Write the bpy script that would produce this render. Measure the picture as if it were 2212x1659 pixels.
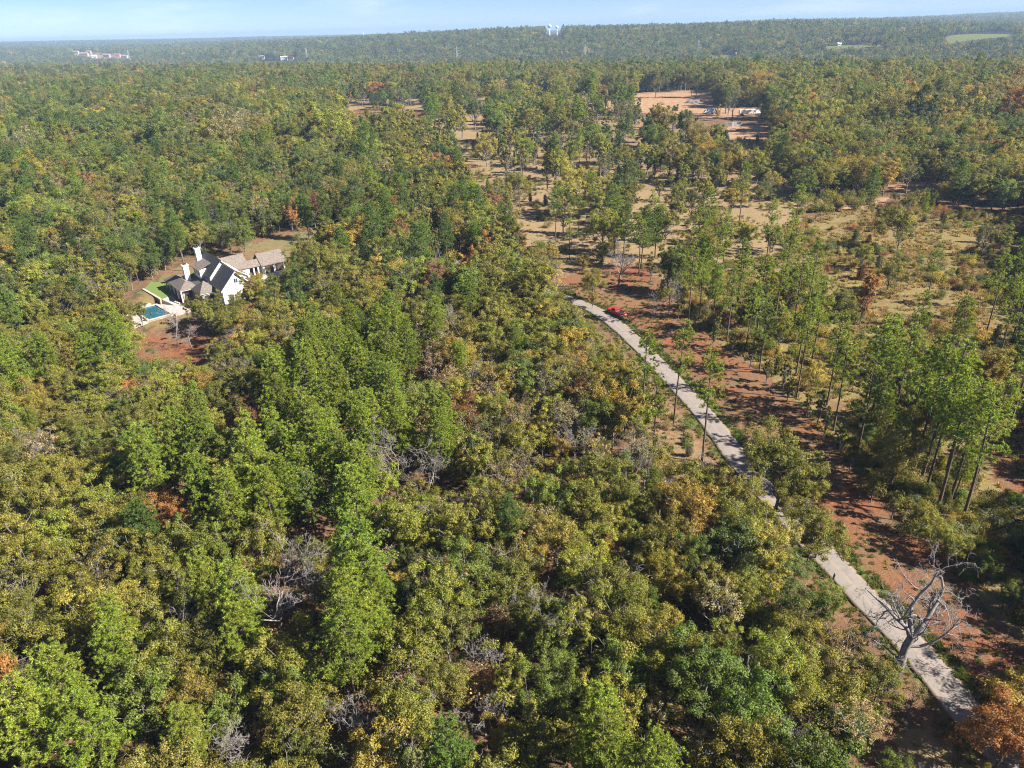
import bpy, math, random
import numpy as np
from mathutils import Vector, Matrix

for o in list(bpy.data.objects):
    bpy.data.objects.remove(o)
SC = bpy.context.scene
COL = SC.collection
rng = np.random.default_rng(11)
random.seed(5)
R = math.radians

# ------------------------------------------------------------------ camera, light, exposure
CAM_Z = 68.0
PITCH, ROLL = R(26.7), R(1.73)
cam_d = bpy.data.cameras.new('camera')
cam = bpy.data.objects.new('camera', cam_d)
COL.objects.link(cam)
cam_d.sensor_width = 36.0
cam_d.lens = 25.0
cam_d.clip_start = 0.5
cam_d.clip_end = 80000
cam.matrix_world = (Matrix.Translation((0, 0, CAM_Z)) @ Matrix.Rotation(R(90) - PITCH, 4, 'X') @ Matrix.Rotation(-ROLL, 4, 'Z'))
SC.camera = cam

SUN_EL, SUN_AZ = R(38), R(106)          # azimuth clockwise from +Y
world = bpy.data.worlds.new('World')
SC.world = world
world.use_nodes = True
wn = world.node_tree
wn.nodes.clear()
sky = wn.nodes.new('ShaderNodeTexSky')
sky.sky_type = 'NISHITA'
sky.sun_disc = False
sky.sun_elevation = SUN_EL
sky.sun_rotation = SUN_AZ
sky.altitude = 200
sky.air_density = 0.55
sky.dust_density = 0.1
sky.ozone_density = 3.0
bg = wn.nodes.new('ShaderNodeBackground')
bg.inputs['Strength'].default_value = 0.062
wo = wn.nodes.new('ShaderNodeOutputWorld')
tone = wn.nodes.new('ShaderNodeMix')
tone.data_type, tone.blend_type = 'RGBA', 'MULTIPLY'
tone.inputs[0].default_value = 1.0
tone.inputs[7].default_value = (.57, .60, .76, 1)
wn.links.new(sky.outputs['Color'], tone.inputs[6])
gen = wn.nodes.new('ShaderNodeTexCoord')      # thin high cloud
mpw = wn.nodes.new('ShaderNodeMapping')
mpw.inputs['Scale'].default_value = (1.6, 1.6, 9.0)
cn = wn.nodes.new('ShaderNodeTexNoise')
cn.inputs['Scale'].default_value = 2.6
cn.inputs['Detail'].default_value = 7
cn.inputs['Roughness'].default_value = .58
wn.links.new(gen.outputs['Generated'], mpw.inputs['Vector'])
wn.links.new(mpw.outputs[0], cn.inputs['Vector'])
cr_ = wn.nodes.new('ShaderNodeMapRange')
cr_.interpolation_type = 'SMOOTHSTEP'
cr_.inputs[1].default_value, cr_.inputs[2].default_value = .46, .80
cr_.inputs[3].default_value, cr_.inputs[4].default_value = 0.0, .55
wn.links.new(cn.outputs['Fac'], cr_.inputs[0])
cm = wn.nodes.new('ShaderNodeMix')
cm.data_type = 'RGBA'
cm.inputs[7].default_value = (5.6, 5.9, 6.4, 1)
wn.links.new(cr_.outputs[0], cm.inputs[0])
wn.links.new(tone.outputs[2], cm.inputs[6])
wn.links.new(cm.outputs[2], bg.inputs['Color'])
wn.links.new(bg.outputs['Background'], wo.inputs['Surface'])

sun_d = bpy.data.lights.new('sun', 'SUN')
sun_d.energy = 5.0
sun_d.angle = R(0.5)
sun_d.color = (1.0, 0.94, 0.83)
sun = bpy.data.objects.new('sun', sun_d)
COL.objects.link(sun)
sdir = Vector((math.sin(SUN_AZ) * math.cos(SUN_EL), math.cos(SUN_AZ) * math.cos(SUN_EL), math.sin(SUN_EL)))
sun.rotation_euler = sdir.to_track_quat('Z', 'Y').to_euler()
sun.location = (60, -20, 120)

SC.view_settings.view_transform = 'Standard'
SC.view_settings.look = 'None'
SC.view_settings.gamma = 1
SC.view_settings.use_curve_mapping = False
SC.view_settings.exposure = 1.75
SC.render.engine = 'CYCLES'
cy = SC.cycles
cy.max_bounces = 5
cy.diffuse_bounces = 4
cy.glossy_bounces = 2
cy.transmission_bounces = 2
cy.volume_bounces = 0
cy.transparent_max_bounces = 4
cy.caustics_reflective = False
cy.pixel_filter_type = 'BLACKMAN_HARRIS'
cy.filter_width = 1.1
cy.denoising_prefilter = 'NONE'
cy.caustics_refractive = False

# ------------------------------------------------------------------ photo pixel -> place on the ground
PW, PH, PF = 2212.0, 1659.0, 1536.0
_fw = np.array([0, math.cos(PITCH), -math.sin(PITCH)])
_r0 = np.array([1.0, 0, 0])
_u0 = np.cross(_r0, _fw)
_cr = math.cos(ROLL) * _r0 - math.sin(ROLL) * _u0
_cu = math.sin(ROLL) * _r0 + math.cos(ROLL) * _u0


def smooth(e0, e1, v):
    t = np.clip((v - e0) / (e1 - e0), 0, 1)
    return t * t * (3 - 2 * t)


def wav(x, y, s, k):
    return (np.sin(x / s * 1.7 + k) * np.cos(y / s * 1.3 + 2.1 * k) + np.sin((x + y) / s * .9 + 3.3 * k) * .7 + np.cos((x - 1.4 * y) / s * 2.3 + k * .7) * .4) / 2


def terrain(x, y):
    """height of the ground: a plateau, a valley beyond it, the far side of the valley and the horizon"""
    x = np.asarray(x, float)
    y = np.asarray(y, float)
    s = y + 0.56 * x - 1130
    t = np.clip(x / np.maximum(y, 50), -1.2, 1.2)
    z = -32 * smooth(-40, 380, s)
    hill = np.interp(t, [-1.2, -.75, -.45, -.2, 0.0, .35, .55, .75, 1.2], [18, 20, 24, 46, 58, 62, 48, 34, 30])
    z = z + hill * smooth(550, 1650, s)
    r = np.hypot(x, y)
    far = np.interp(t, [-1.2, -.75, -.4, -.05, .28, .5, .76, 1.2], [58, 54, 18, -6, -8, 12, 42, 50])
    k = smooth(3800, 8800, r)
    z = z * (1 - k) + far * k
    z = z + wav(x, y, 160, 1.0) * 2.2 * smooth(350, 900, y) + (wav(x, y, 420, 2.0) * 9 + wav(x * .6, y, 700, 5.2) * 15) * smooth(1500, 3000, y) * (1 - smooth(7000, 9000, y))
    z = z + wav(x, y, 14, 4.0) * .14 + wav(x, y, 45, .4) * .5 * smooth(35, 90, np.abs(x - 38))
    d = np.hypot((x + 95) / 24, (y - 166) / 13)      # the ground falls away below the pool
    z = z - 2.0 * (1 - smooth(.6, 1.3, d))
    d = np.hypot((x + 98) / 17, (y - 183) / 15.5)
    z = z - 1.75 * (1 - smooth(.82, 1.06, d))
    return z


def ray(x, y):
    return _fw + _cr * (x - PW / 2) / PF + _cu * (PH / 2 - y) / PF


def at(x, y, z=0.0):
    d = ray(x, y)
    return np.array([0, 0, CAM_Z]) + d * ((z - CAM_Z) / d[2])


def hit(x, y, h=0.0):
    """where the sight line through a photo pixel comes within h of the ground"""
    d = ray(x, y)
    d = d / np.linalg.norm(d)
    t = np.concatenate([np.arange(20, 600, 1.0), np.arange(600, 12000, 6.0)])
    px, py, pz = d[0] * t, d[1] * t, CAM_Z + d[2] * t
    g = pz - (terrain(px, py) + h)
    i = int(np.argmax(g < 0)) if (g < 0).any() else len(t) - 1
    if i > 0 and (g < 0).any():
        a = g[i - 1] / (g[i - 1] - g[i])
        tt = t[i - 1] + a * (t[i] - t[i - 1])
    else:
        tt = t[i]
    return np.array([d[0] * tt, d[1] * tt, CAM_Z + d[2] * tt])


def proj(p):
    q = np.asarray(p, float) - np.array([0, 0, CAM_Z])
    dep = np.maximum(q @ _fw, 1e-3)
    return np.stack([PW / 2 + PF * (q @ _cr) / dep, PH / 2 - PF * (q @ _cu) / dep], -1)


def inside(px, py, poly):
    px = np.asarray(px)
    py = np.asarray(py)
    r = np.zeros(px.shape, bool)
    n = len(poly)
    for i in range(n):
        x0, y0 = poly[i][0], poly[i][1]
        x1, y1 = poly[(i + 1) % n][0], poly[(i + 1) % n][1]
        if y0 == y1:
            continue
        c = ((y0 > py) != (y1 > py)) & (px < (x1 - x0) * (py - y0) / (y1 - y0) + x0)
        r ^= c
    return r


def ground_poly(pts):
    return [hit(*p)[:2] for p in pts]


# ------------------------------------------------------------------ materials
def new_mat(name):
    m = bpy.data.materials.new(name)
    m.use_nodes = True
    nt = m.node_tree
    nt.nodes.clear()
    out = nt.nodes.new('ShaderNodeOutputMaterial')
    return m, nt, out


def N(nt, t, **kw):
    n = nt.nodes.new(t)
    for k, v in kw.items():
        setattr(n, k, v)
    return n


def noise(nt, vec, scale, detail=4, rough=.6):
    n = N(nt, 'ShaderNodeTexNoise')
    n.inputs['Scale'].default_value = scale
    n.inputs['Detail'].default_value = detail
    n.inputs['Roughness'].default_value = rough
    if vec is not None:
        nt.links.new(vec, n.inputs['Vector'])
    return n.outputs['Fac']


def mix(nt, fac, a, b, blend='MIX'):
    n = N(nt, 'ShaderNodeMix', data_type='RGBA', blend_type=blend)
    for s, v in ((n.inputs[0], fac), (n.inputs[6], a), (n.inputs[7], b)):
        if isinstance(v, (int, float)):
            s.default_value = v
        elif isinstance(v, tuple):
            s.default_value = (*v[:3], 1)
        else:
            nt.links.new(v, s)
    return n.outputs[2]


def ramp(nt, fac, lo, hi):
    n = N(nt, 'ShaderNodeMapRange', interpolation_type='SMOOTHSTEP')
    n.inputs[1].default_value = lo
    n.inputs[2].default_value = hi
    nt.links.new(fac, n.inputs[0])
    return n.outputs[0]


def math_(nt, op, a, b=None):
    n = N(nt, 'ShaderNodeMath', operation=op)
    for s, v in zip(n.inputs, (a, b)):
        if v is None:
            continue
        if isinstance(v, (int, float)):
            s.default_value = v
        else:
            nt.links.new(v, s)
    return n.outputs[0]


def surf(name, col, rough=.7, var=.12, scale=3.0, metal=0.0, spec=.4, bump=0.0, col2=None):
    m, nt, out = new_mat(name)
    tc = N(nt, 'ShaderNodeTexCoord')
    n1 = noise(nt, tc.outputs['Object'], scale)
    n2 = noise(nt, tc.outputs['Object'], scale * 9, 3)
    c2 = col2 or tuple(c * (1 - 2.2 * var) for c in col)
    c = mix(nt, ramp(nt, n1, .3, .7), tuple(min(1, c * (1 + var)) for c in col), c2)
    c = mix(nt, math_(nt, 'MULTIPLY', n2, var * 1.5), c, tuple(k * .4 for k in col))
    p = N(nt, 'ShaderNodeBsdfPrincipled')
    nt.links.new(c, p.inputs['Base Color'])
    p.inputs['Roughness'].default_value = rough
    p.inputs['Metallic'].default_value = metal
    p.inputs['Specular IOR Level'].default_value = spec
    if bump:
        b = N(nt, 'ShaderNodeBump')
        b.inputs['Strength'].default_value = bump
        b.inputs['Distance'].default_value = .05
        nt.links.new(n2, b.inputs['Height'])
        nt.links.new(b.outputs[0], p.inputs['Normal'])
    nt.links.new(p.outputs[0], out.inputs['Surface'])
    return m


def leaf_mat(name, trans=.4, hue2=(1.18, 1.05, .78), spread=.55, rough=.55):
    """foliage: the tree's own colour, varied leaf by leaf and spray by spray"""
    m, nt, out = new_mat(name)
    at_ = N(nt, 'ShaderNodeAttribute', attribute_type='INSTANCER', attribute_name='tint')
    lv = N(nt, 'ShaderNodeAttribute', attribute_type='GEOMETRY', attribute_name='leaf_tone')
    sep = N(nt, 'ShaderNodeSeparateColor')
    nt.links.new(lv.outputs['Color'], sep.inputs[0])
    warm = mix(nt, 1.0, at_.outputs['Color'], hue2, 'MULTIPLY')
    c = mix(nt, math_(nt, 'MULTIPLY', sep.outputs[0], spread), at_.outputs['Color'], warm)
    geo = N(nt, 'ShaderNodeNewGeometry')
    n1 = noise(nt, geo.outputs['Position'], .35, 2)
    cool = mix(nt, 1.0, c, (.82, .95, .85), 'MULTIPLY')
    c = mix(nt, ramp(nt, n1, .42, .68), c, cool)
    val = N(nt, 'ShaderNodeHueSaturation')
    nt.links.new(c, val.inputs['Color'])
    nt.links.new(math_(nt, 'ADD', math_(nt, 'MULTIPLY', sep.outputs[1], 1.1), .47), val.inputs['Value'])
    p = N(nt, 'ShaderNodeBsdfPrincipled')
    nt.links.new(val.outputs[0], p.inputs['Base Color'])
    p.inputs['Roughness'].default_value = rough
    p.inputs['Specular IOR Level'].default_value = .25
    t = N(nt, 'ShaderNodeBsdfTranslucent')
    tcol = mix(nt, 1.0, val.outputs[0], (1.25, 1.2, .7), 'MULTIPLY')
    nt.links.new(tcol, t.inputs['Color'])
    ms = N(nt, 'ShaderNodeMixShader')
    ms.inputs[0].default_value = trans
    nt.links.new(p.outputs[0], ms.inputs[1])
    nt.links.new(t.outputs[0], ms.inputs[2])
    nt.links.new(ms.outputs[0], out.inputs['Surface'])
    return m


M = {}
M['leaf'] = leaf_mat('broadleaf_foliage')
M['needle'] = leaf_mat('pine_needles', .36, (1.2, 1.06, .8), .5, .5)
M['bark'] = surf('grey_brown_bark', (.20, .175, .155), .9, .25, 4)
M['pinebark'] = surf('pine_bark', (.125, .085, .062), .9, .25, 4)
M['dead'] = surf('weathered_dead_wood', (.235, .213, .2), .85, .2, 3)
M['deadtwig'] = surf('pale_dead_twigs', (.235, .21, .198), .85, .15, 3)
M['white'] = surf('white_painted_siding', (.66, .655, .64), .6, .05, 2)
M['stonewhite'] = surf('pale_stone', (.42,.385,.34), .85, .15, 2)
M['stonebuff'] = surf('buff_stone', (.34,.265,.18), .85, .2, 1.5)
M['paver'] = surf('pale_paving', (.36,.33,.30), .8, .12, 1.2)
M['shingle'] = surf('brown_grey_shingles', (.155,.128,.112), .85, .16, 2.2, bump=.4)
M['shingle_shaded'] = surf('shaded_shingles', (.07,.07,.075), .8, .16, 2.2, bump=.4)  # darker copy of the brown shingles: shade painted into the left-facing slopes
M['glass'] = surf('dark_window_glass', (.03, .04, .05), .08, .05, 1, spec=.6)
M['darkwood'] = surf('dark_timber', (.07, .045, .035), .7, .2, 2)
M['red'] = surf('red_car_paint', (.52, .012, .02), .28, .04, 1, spec=.6)
M['tyre'] = surf('black_rubber', (.02, .02, .02), .9, .1, 4)
M['chrome'] = surf('bright_metal', (.6, .6, .62), .25, .05, 2, metal=.9)
M['black'] = surf('black_plastic', (.025, .025, .028), .6, .1, 3)
M['lampred'] = surf('red_lamp_plastic', (.45, .02, .02), .3, .05, 3)
M['vehwhite'] = surf('white_vehicle_paint', (.80, .80, .80), .45, .05, 1)
M['vehblue'] = surf('pale_blue_paint', (.45, .60, .68), .5, .08, 1)
M['steel'] = surf('galvanised_steel', (.42, .43, .44), .55, .1, 1, metal=.4)
M['log'] = surf('cut_log_bark', (.16, .12, .10), .9, .25, 3)
M['purple'] = surf('grey_slash', (.20, .17, .17), .9, .3, .6)
M['pinkwall'] = surf('pinkish_brick_wall', (.33, .25, .22), .85, .08, .1)
M['roofred'] = surf('red_metal_roof', (.42, .09, .06), .6, .1, .2)
M['rooftan'] = surf('tan_roof', (.28, .22, .185), .8, .1, .1)


def water_mat():
    m, nt, out = new_mat('pool_water')
    p = N(nt, 'ShaderNodeBsdfPrincipled')
    tc = N(nt, 'ShaderNodeTexCoord')
    n1 = noise(nt, tc.outputs['Object'], .5, 2)
    c = mix(nt, n1, (.008, .055, .095), (.018, .11, .165))
    nt.links.new(c, p.inputs['Base Color'])
    p.inputs['Roughness'].default_value = .06
    b = N(nt, 'ShaderNodeBump')
    b.inputs['Strength'].default_value = .12
    nt.links.new(noise(nt, tc.outputs['Object'], 2.2, 3), b.inputs['Height'])
    nt.links.new(b.outputs[0], p.inputs['Normal'])
    nt.links.new(p.outputs[0], out.inputs['Surface'])
    return m


M['water'] = water_mat()


def road_mat():
    m, nt, out = new_mat('worn_pale_asphalt')
    geo = N(nt, 'ShaderNodeNewGeometry')
    uv = N(nt, 'ShaderNodeAttribute', attribute_type='GEOMETRY', attribute_name='across')
    n1 = noise(nt, geo.outputs['Position'], .12, 4)
    n2 = noise(nt, geo.outputs['Position'], 5, 4)
    n3 = noise(nt, geo.outputs['Position'], .9, 5)
    c = mix(nt, ramp(nt, n1, .3, .7), (.195, .17, .152), (.228, .19, .167))
    c = mix(nt, ramp(nt, n3, .45, .75), c, (.16, .14, .124))
    c = mix(nt, math_(nt, 'MULTIPLY', n2, .35), c, (.12, .105, .097))
    track = N(nt, 'ShaderNodeMath', operation='PINGPONG')
    nt.links.new(uv.outputs['Fac'], track.inputs[0])
    track.inputs[1].default_value = .5
    c = mix(nt, math_(nt, 'MULTIPLY', ramp(nt, track.outputs[0], .16, .04), .55), c, (.20, .12, .075))
    c = mix(nt, math_(nt, 'MULTIPLY', ramp(nt, track.outputs[0], .4, .5), .3), c, (.30, .20, .15))
    edge = math_(nt, 'ADD', track.outputs[0], math_(nt, 'MULTIPLY', math_(nt, 'SUBTRACT', n3, .5), .22))
    c = mix(nt, ramp(nt, edge, .06, .01), c, (.12, .075, .045))
    vor = N(nt, 'ShaderNodeTexVoronoi', feature='DISTANCE_TO_EDGE')
    vor.inputs['Scale'].default_value = .32
    wrp = N(nt, 'ShaderNodeVectorMath', operation='ADD')
    nt.links.new(geo.outputs['Position'], wrp.inputs[0])
    nt.links.new(noise(nt, geo.outputs['Position'], .8, 3), wrp.inputs[1])
    nt.links.new(wrp.outputs[0], vor.inputs['Vector'])
    c = mix(nt, math_(nt, 'MULTIPLY', ramp(nt, vor.outputs['Distance'], .018, .004), .5), c, (.09, .08, .075))
    n4 = noise(nt, geo.outputs['Position'], 3.1, 5, .75)
    c = mix(nt, ramp(nt, n4, .66, .74), c, (.20, .12, .06))
    p = N(nt, 'ShaderNodeBsdfPrincipled')
    p.inputs['Roughness'].default_value = .9
    nt.links.new(c, p.inputs['Base Color'])
    nt.links.new(p.outputs[0], out.inputs['Surface'])
    return m


M['road'] = road_mat()


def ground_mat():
    m, nt, out = new_mat('east_woods_ground')
    geo = N(nt, 'ShaderNodeNewGeometry')
    P_ = geo.outputs['Position']
    so = N(nt, 'ShaderNodeAttribute', attribute_type='GEOMETRY', attribute_name='soil')
    so2 = N(nt, 'ShaderNodeAttribute', attribute_type='GEOMETRY', attribute_name='soil_more')
    s1 = N(nt, 'ShaderNodeSeparateColor')
    s2 = N(nt, 'ShaderNodeSeparateColor')
    nt.links.new(so.outputs['Color'], s1.inputs[0])
    nt.links.new(so2.outputs['Color'], s2.inputs[0])
    nf = noise(nt, P_, 1.1, 6, .65)
    nm = noise(nt, P_, .16, 5, .6)
    nb = noise(nt, P_, .03, 4, .6)
    ng = noise(nt, P_, 6.0, 3, .7)

    def cover(c, mask, colour):
        k = math_(nt, 'ADD', mask, math_(nt, 'MULTIPLY', math_(nt, 'SUBTRACT', nm, .5), .9))
        k = math_(nt, 'ADD', k, math_(nt, 'MULTIPLY', math_(nt, 'SUBTRACT', nf, .5), .6))
        return mix(nt, ramp(nt, k, .38, .62), c, colour)
    litter = mix(nt, ramp(nt, nf, .35, .65), (.12, .064, .038), (.17, .10, .058))
    litter = mix(nt, ramp(nt, nm, .45, .7), litter, (.06, .055, .024))
    red = mix(nt, ramp(nt, nf, .35, .7), (.225, .088, .042), (.135, .058, .032))
    # wheel ruts and drag marks running along the cleared strip, beside the lane
    sd = N(nt, 'ShaderNodeAttribute', attribute_type='GEOMETRY', attribute_name='from_lane')
    rut = math_(nt, 'SINE', math_(nt, 'ADD', math_(nt, 'MULTIPLY', sd.outputs['Fac'], 3.3), math_(nt, 'MULTIPLY', noise(nt, P_, .07, 3), 16)))
    rut = math_(nt, 'MULTIPLY', ramp(nt, rut, .1, .95), ramp(nt, noise(nt, P_, .11, 2), .42, .6))
    red = mix(nt, math_(nt, 'MULTIPLY', rut, .75), red, (.095, .042, .024))
    red = mix(nt, ramp(nt, nm, .48, .62), red, mix(nt, nf, (.12, .08, .045), (.17, .105, .058)))
    red = mix(nt, ramp(nt, nb, .5, .62), red, mix(nt, nf, (.14, .085, .045), (.20, .115, .06)))
    red = mix(nt, ramp(nt, ng, .45, .75), red, (.11, .055, .03))
    tan = mix(nt, ramp(nt, nf, .3, .7), (.25, .172, .10), (.18, .132, .066))
    tan = mix(nt, ramp(nt, nm, .5, .75), tan, (.16, .13, .055))
    sand = mix(nt, ramp(nt, nm, .3, .7), (.30, .20, .125), (.25, .135, .075))
    green = mix(nt, ramp(nt, nf, .35, .7), (.07, .095, .022), (.12, .12, .038))
    brush = mix(nt, ramp(nt, nf, .3, .7), (.205, .15, .062), (.135, .115, .042))
    brush = mix(nt, ramp(nt, nm, .45, .7), brush, (.14, .08, .045))
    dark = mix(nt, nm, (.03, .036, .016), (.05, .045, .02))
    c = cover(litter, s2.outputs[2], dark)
    c = cover(c, s2.outputs[1], brush)
    c = cover(c, s1.outputs[1], tan)
    c = cover(c, s1.outputs[0], red)
    c = cover(c, s1.outputs[2], sand)
    c = cover(c, s2.outputs[0], green)
    c = mix(nt, math_(nt, 'MULTIPLY', ramp(nt, ng, .5, .8), .45), c, (.06, .045, .028))
    p = N(nt, 'ShaderNodeBsdfPrincipled')
    p.inputs['Roughness'].default_value = .95
    p.inputs['Specular IOR Level'].default_value = .1
    nt.links.new(c, p.inputs['Base Color'])
    b = N(nt, 'ShaderNodeBump')
    b.inputs['Strength'].default_value = .8
    b.inputs['Distance'].default_value = .25
    nt.links.new(math_(nt, 'ADD', nf, math_(nt, 'MULTIPLY', ng, .4)), b.inputs['Height'])
    nt.links.new(b.outputs[0], p.inputs['Normal'])
    nt.links.new(p.outputs[0], out.inputs['Surface'])
    return m


M['ground'] = ground_mat()


# ------------------------------------------------------------------ object helpers
def link(name, me, parent=None, loc=None):
    o = bpy.data.objects.new(name, me)
    COL.objects.link(o)
    if parent is not None:
        o.parent = parent
    if loc is not None:
        o.location = loc
    return o


def tag(o, label=None, cat=None, group=None, kind=None):
    if label:
        o['label'] = label
    if cat:
        o['category'] = cat
    if group:
        o['group'] = group
    if kind:
        o['kind'] = kind
    return o


def thing(name, label, cat, loc=(0, 0, 0), rz=0.0, group=None):
    o = link(name, None, None, loc)
    o.rotation_euler = (0, 0, rz)
    o.empty_display_size = .5
    return tag(o, label, cat, group)


def mesh_np(name, v, f, mat, smooth_=False):
    """v (n,3), f (m,k) quads or triangles"""
    me = bpy.data.meshes.new(name)
    v = np.ascontiguousarray(v, np.float32)
    f = np.ascontiguousarray(f, np.int32)
    me.vertices.add(len(v))
    me.vertices.foreach_set('co', v.ravel())
    me.loops.add(f.size)
    me.loops.foreach_set('vertex_index', f.ravel())
    me.polygons.add(len(f))
    me.polygons.foreach_set('loop_start', np.arange(0, f.size, f.shape[1], dtype=np.int32))
    me.polygons.foreach_set('loop_total', np.full(len(f), f.shape[1], np.int32))
    if smooth_:
        me.polygons.foreach_set('use_smooth', np.ones(len(f), bool))
    me.update(calc_edges=True)
    me.materials.append(mat)
    return me


class MB:
    def __init__(s):
        s.v, s.f = [], []

    def add(s, v, f):
        b = len(s.v)
        s.v += [tuple(p) for p in v]
        s.f += [tuple(i + b for i in q) for q in f]
        return s

    def box(s, x0, x1, y0, y1, z0, z1):
        return s.add([(x0, y0, z0), (x1, y0, z0), (x1, y1, z0), (x0, y1, z0), (x0, y0, z1), (x1, y0, z1), (x1, y1, z1), (x0, y1, z1)],
                     [(0, 3, 2, 1), (4, 5, 6, 7), (0, 1, 5, 4), (1, 2, 6, 5), (2, 3, 7, 6), (3, 0, 4, 7)])

    def slab(s, pts, t):
        """a sheet with thickness t measured straight down"""
        n = len(pts)
        v = list(pts) + [(p[0], p[1], p[2] - t) for p in pts]
        f = [tuple(range(n)), tuple(range(2 * n - 1, n - 1, -1))] + [(i, i + n, (i + 1) % n + n, (i + 1) % n) for i in range(n)]
        return s.add(v, f)

    def prism_y(s, prof, y0, y1):
        """profile of (x, z) pushed along y"""
        n = len(prof)
        v = [(x, y0, z) for x, z in prof] + [(x, y1, z) for x, z in prof]
        f = [tuple(range(n)), tuple(range(2 * n - 1, n - 1, -1))] + [(i, i + n, (i + 1) % n + n, (i + 1) % n) for i in range(n)]
        return s.add(v, f)

    def prism_x(s, prof, x0, x1):
        n = len(prof)
        v = [(x0, y, z) for y, z in prof] + [(x1, y, z) for y, z in prof]
        f = [tuple(range(n)), tuple(range(2 * n - 1, n - 1, -1))] + [(i, i + n, (i + 1) % n + n, (i + 1) % n) for i in range(n)]
        return s.add(v, f)

    def tube(s, p0, p1, r0, r1, n=6, cap=True):
        p0, p1 = Vector(p0), Vector(p1)
        d = (p1 - p0).normalized()
        a = d.orthogonal().normalized()
        b = d.cross(a)
        v = []
        for p, r in ((p0, r0), (p1, r1)):
            for i in range(n):
                t = 2 * math.pi * i / n
                v.append(p + a * (r * math.cos(t)) + b * (r * math.sin(t)))
        f = [(i, (i + 1) % n, (i + 1) % n + n, i + n) for i in range(n)]
        if cap:
            f += [tuple(range(n - 1, -1, -1)), tuple(range(n, 2 * n))]
        return s.add(v, f)

    def build(s, name, mat, parent=None, bevel=0.0):
        me = bpy.data.meshes.new(name)
        me.from_pydata(s.v, [], s.f)
        me.materials.append(mat)
        me.update()
        o = link(name, me, parent)
        if bevel:
            md = o.modifiers.new('bevel', 'BEVEL')
            md.width = bevel
            md.segments = 1
            md.limit_method = 'ANGLE'
        return o


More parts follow.
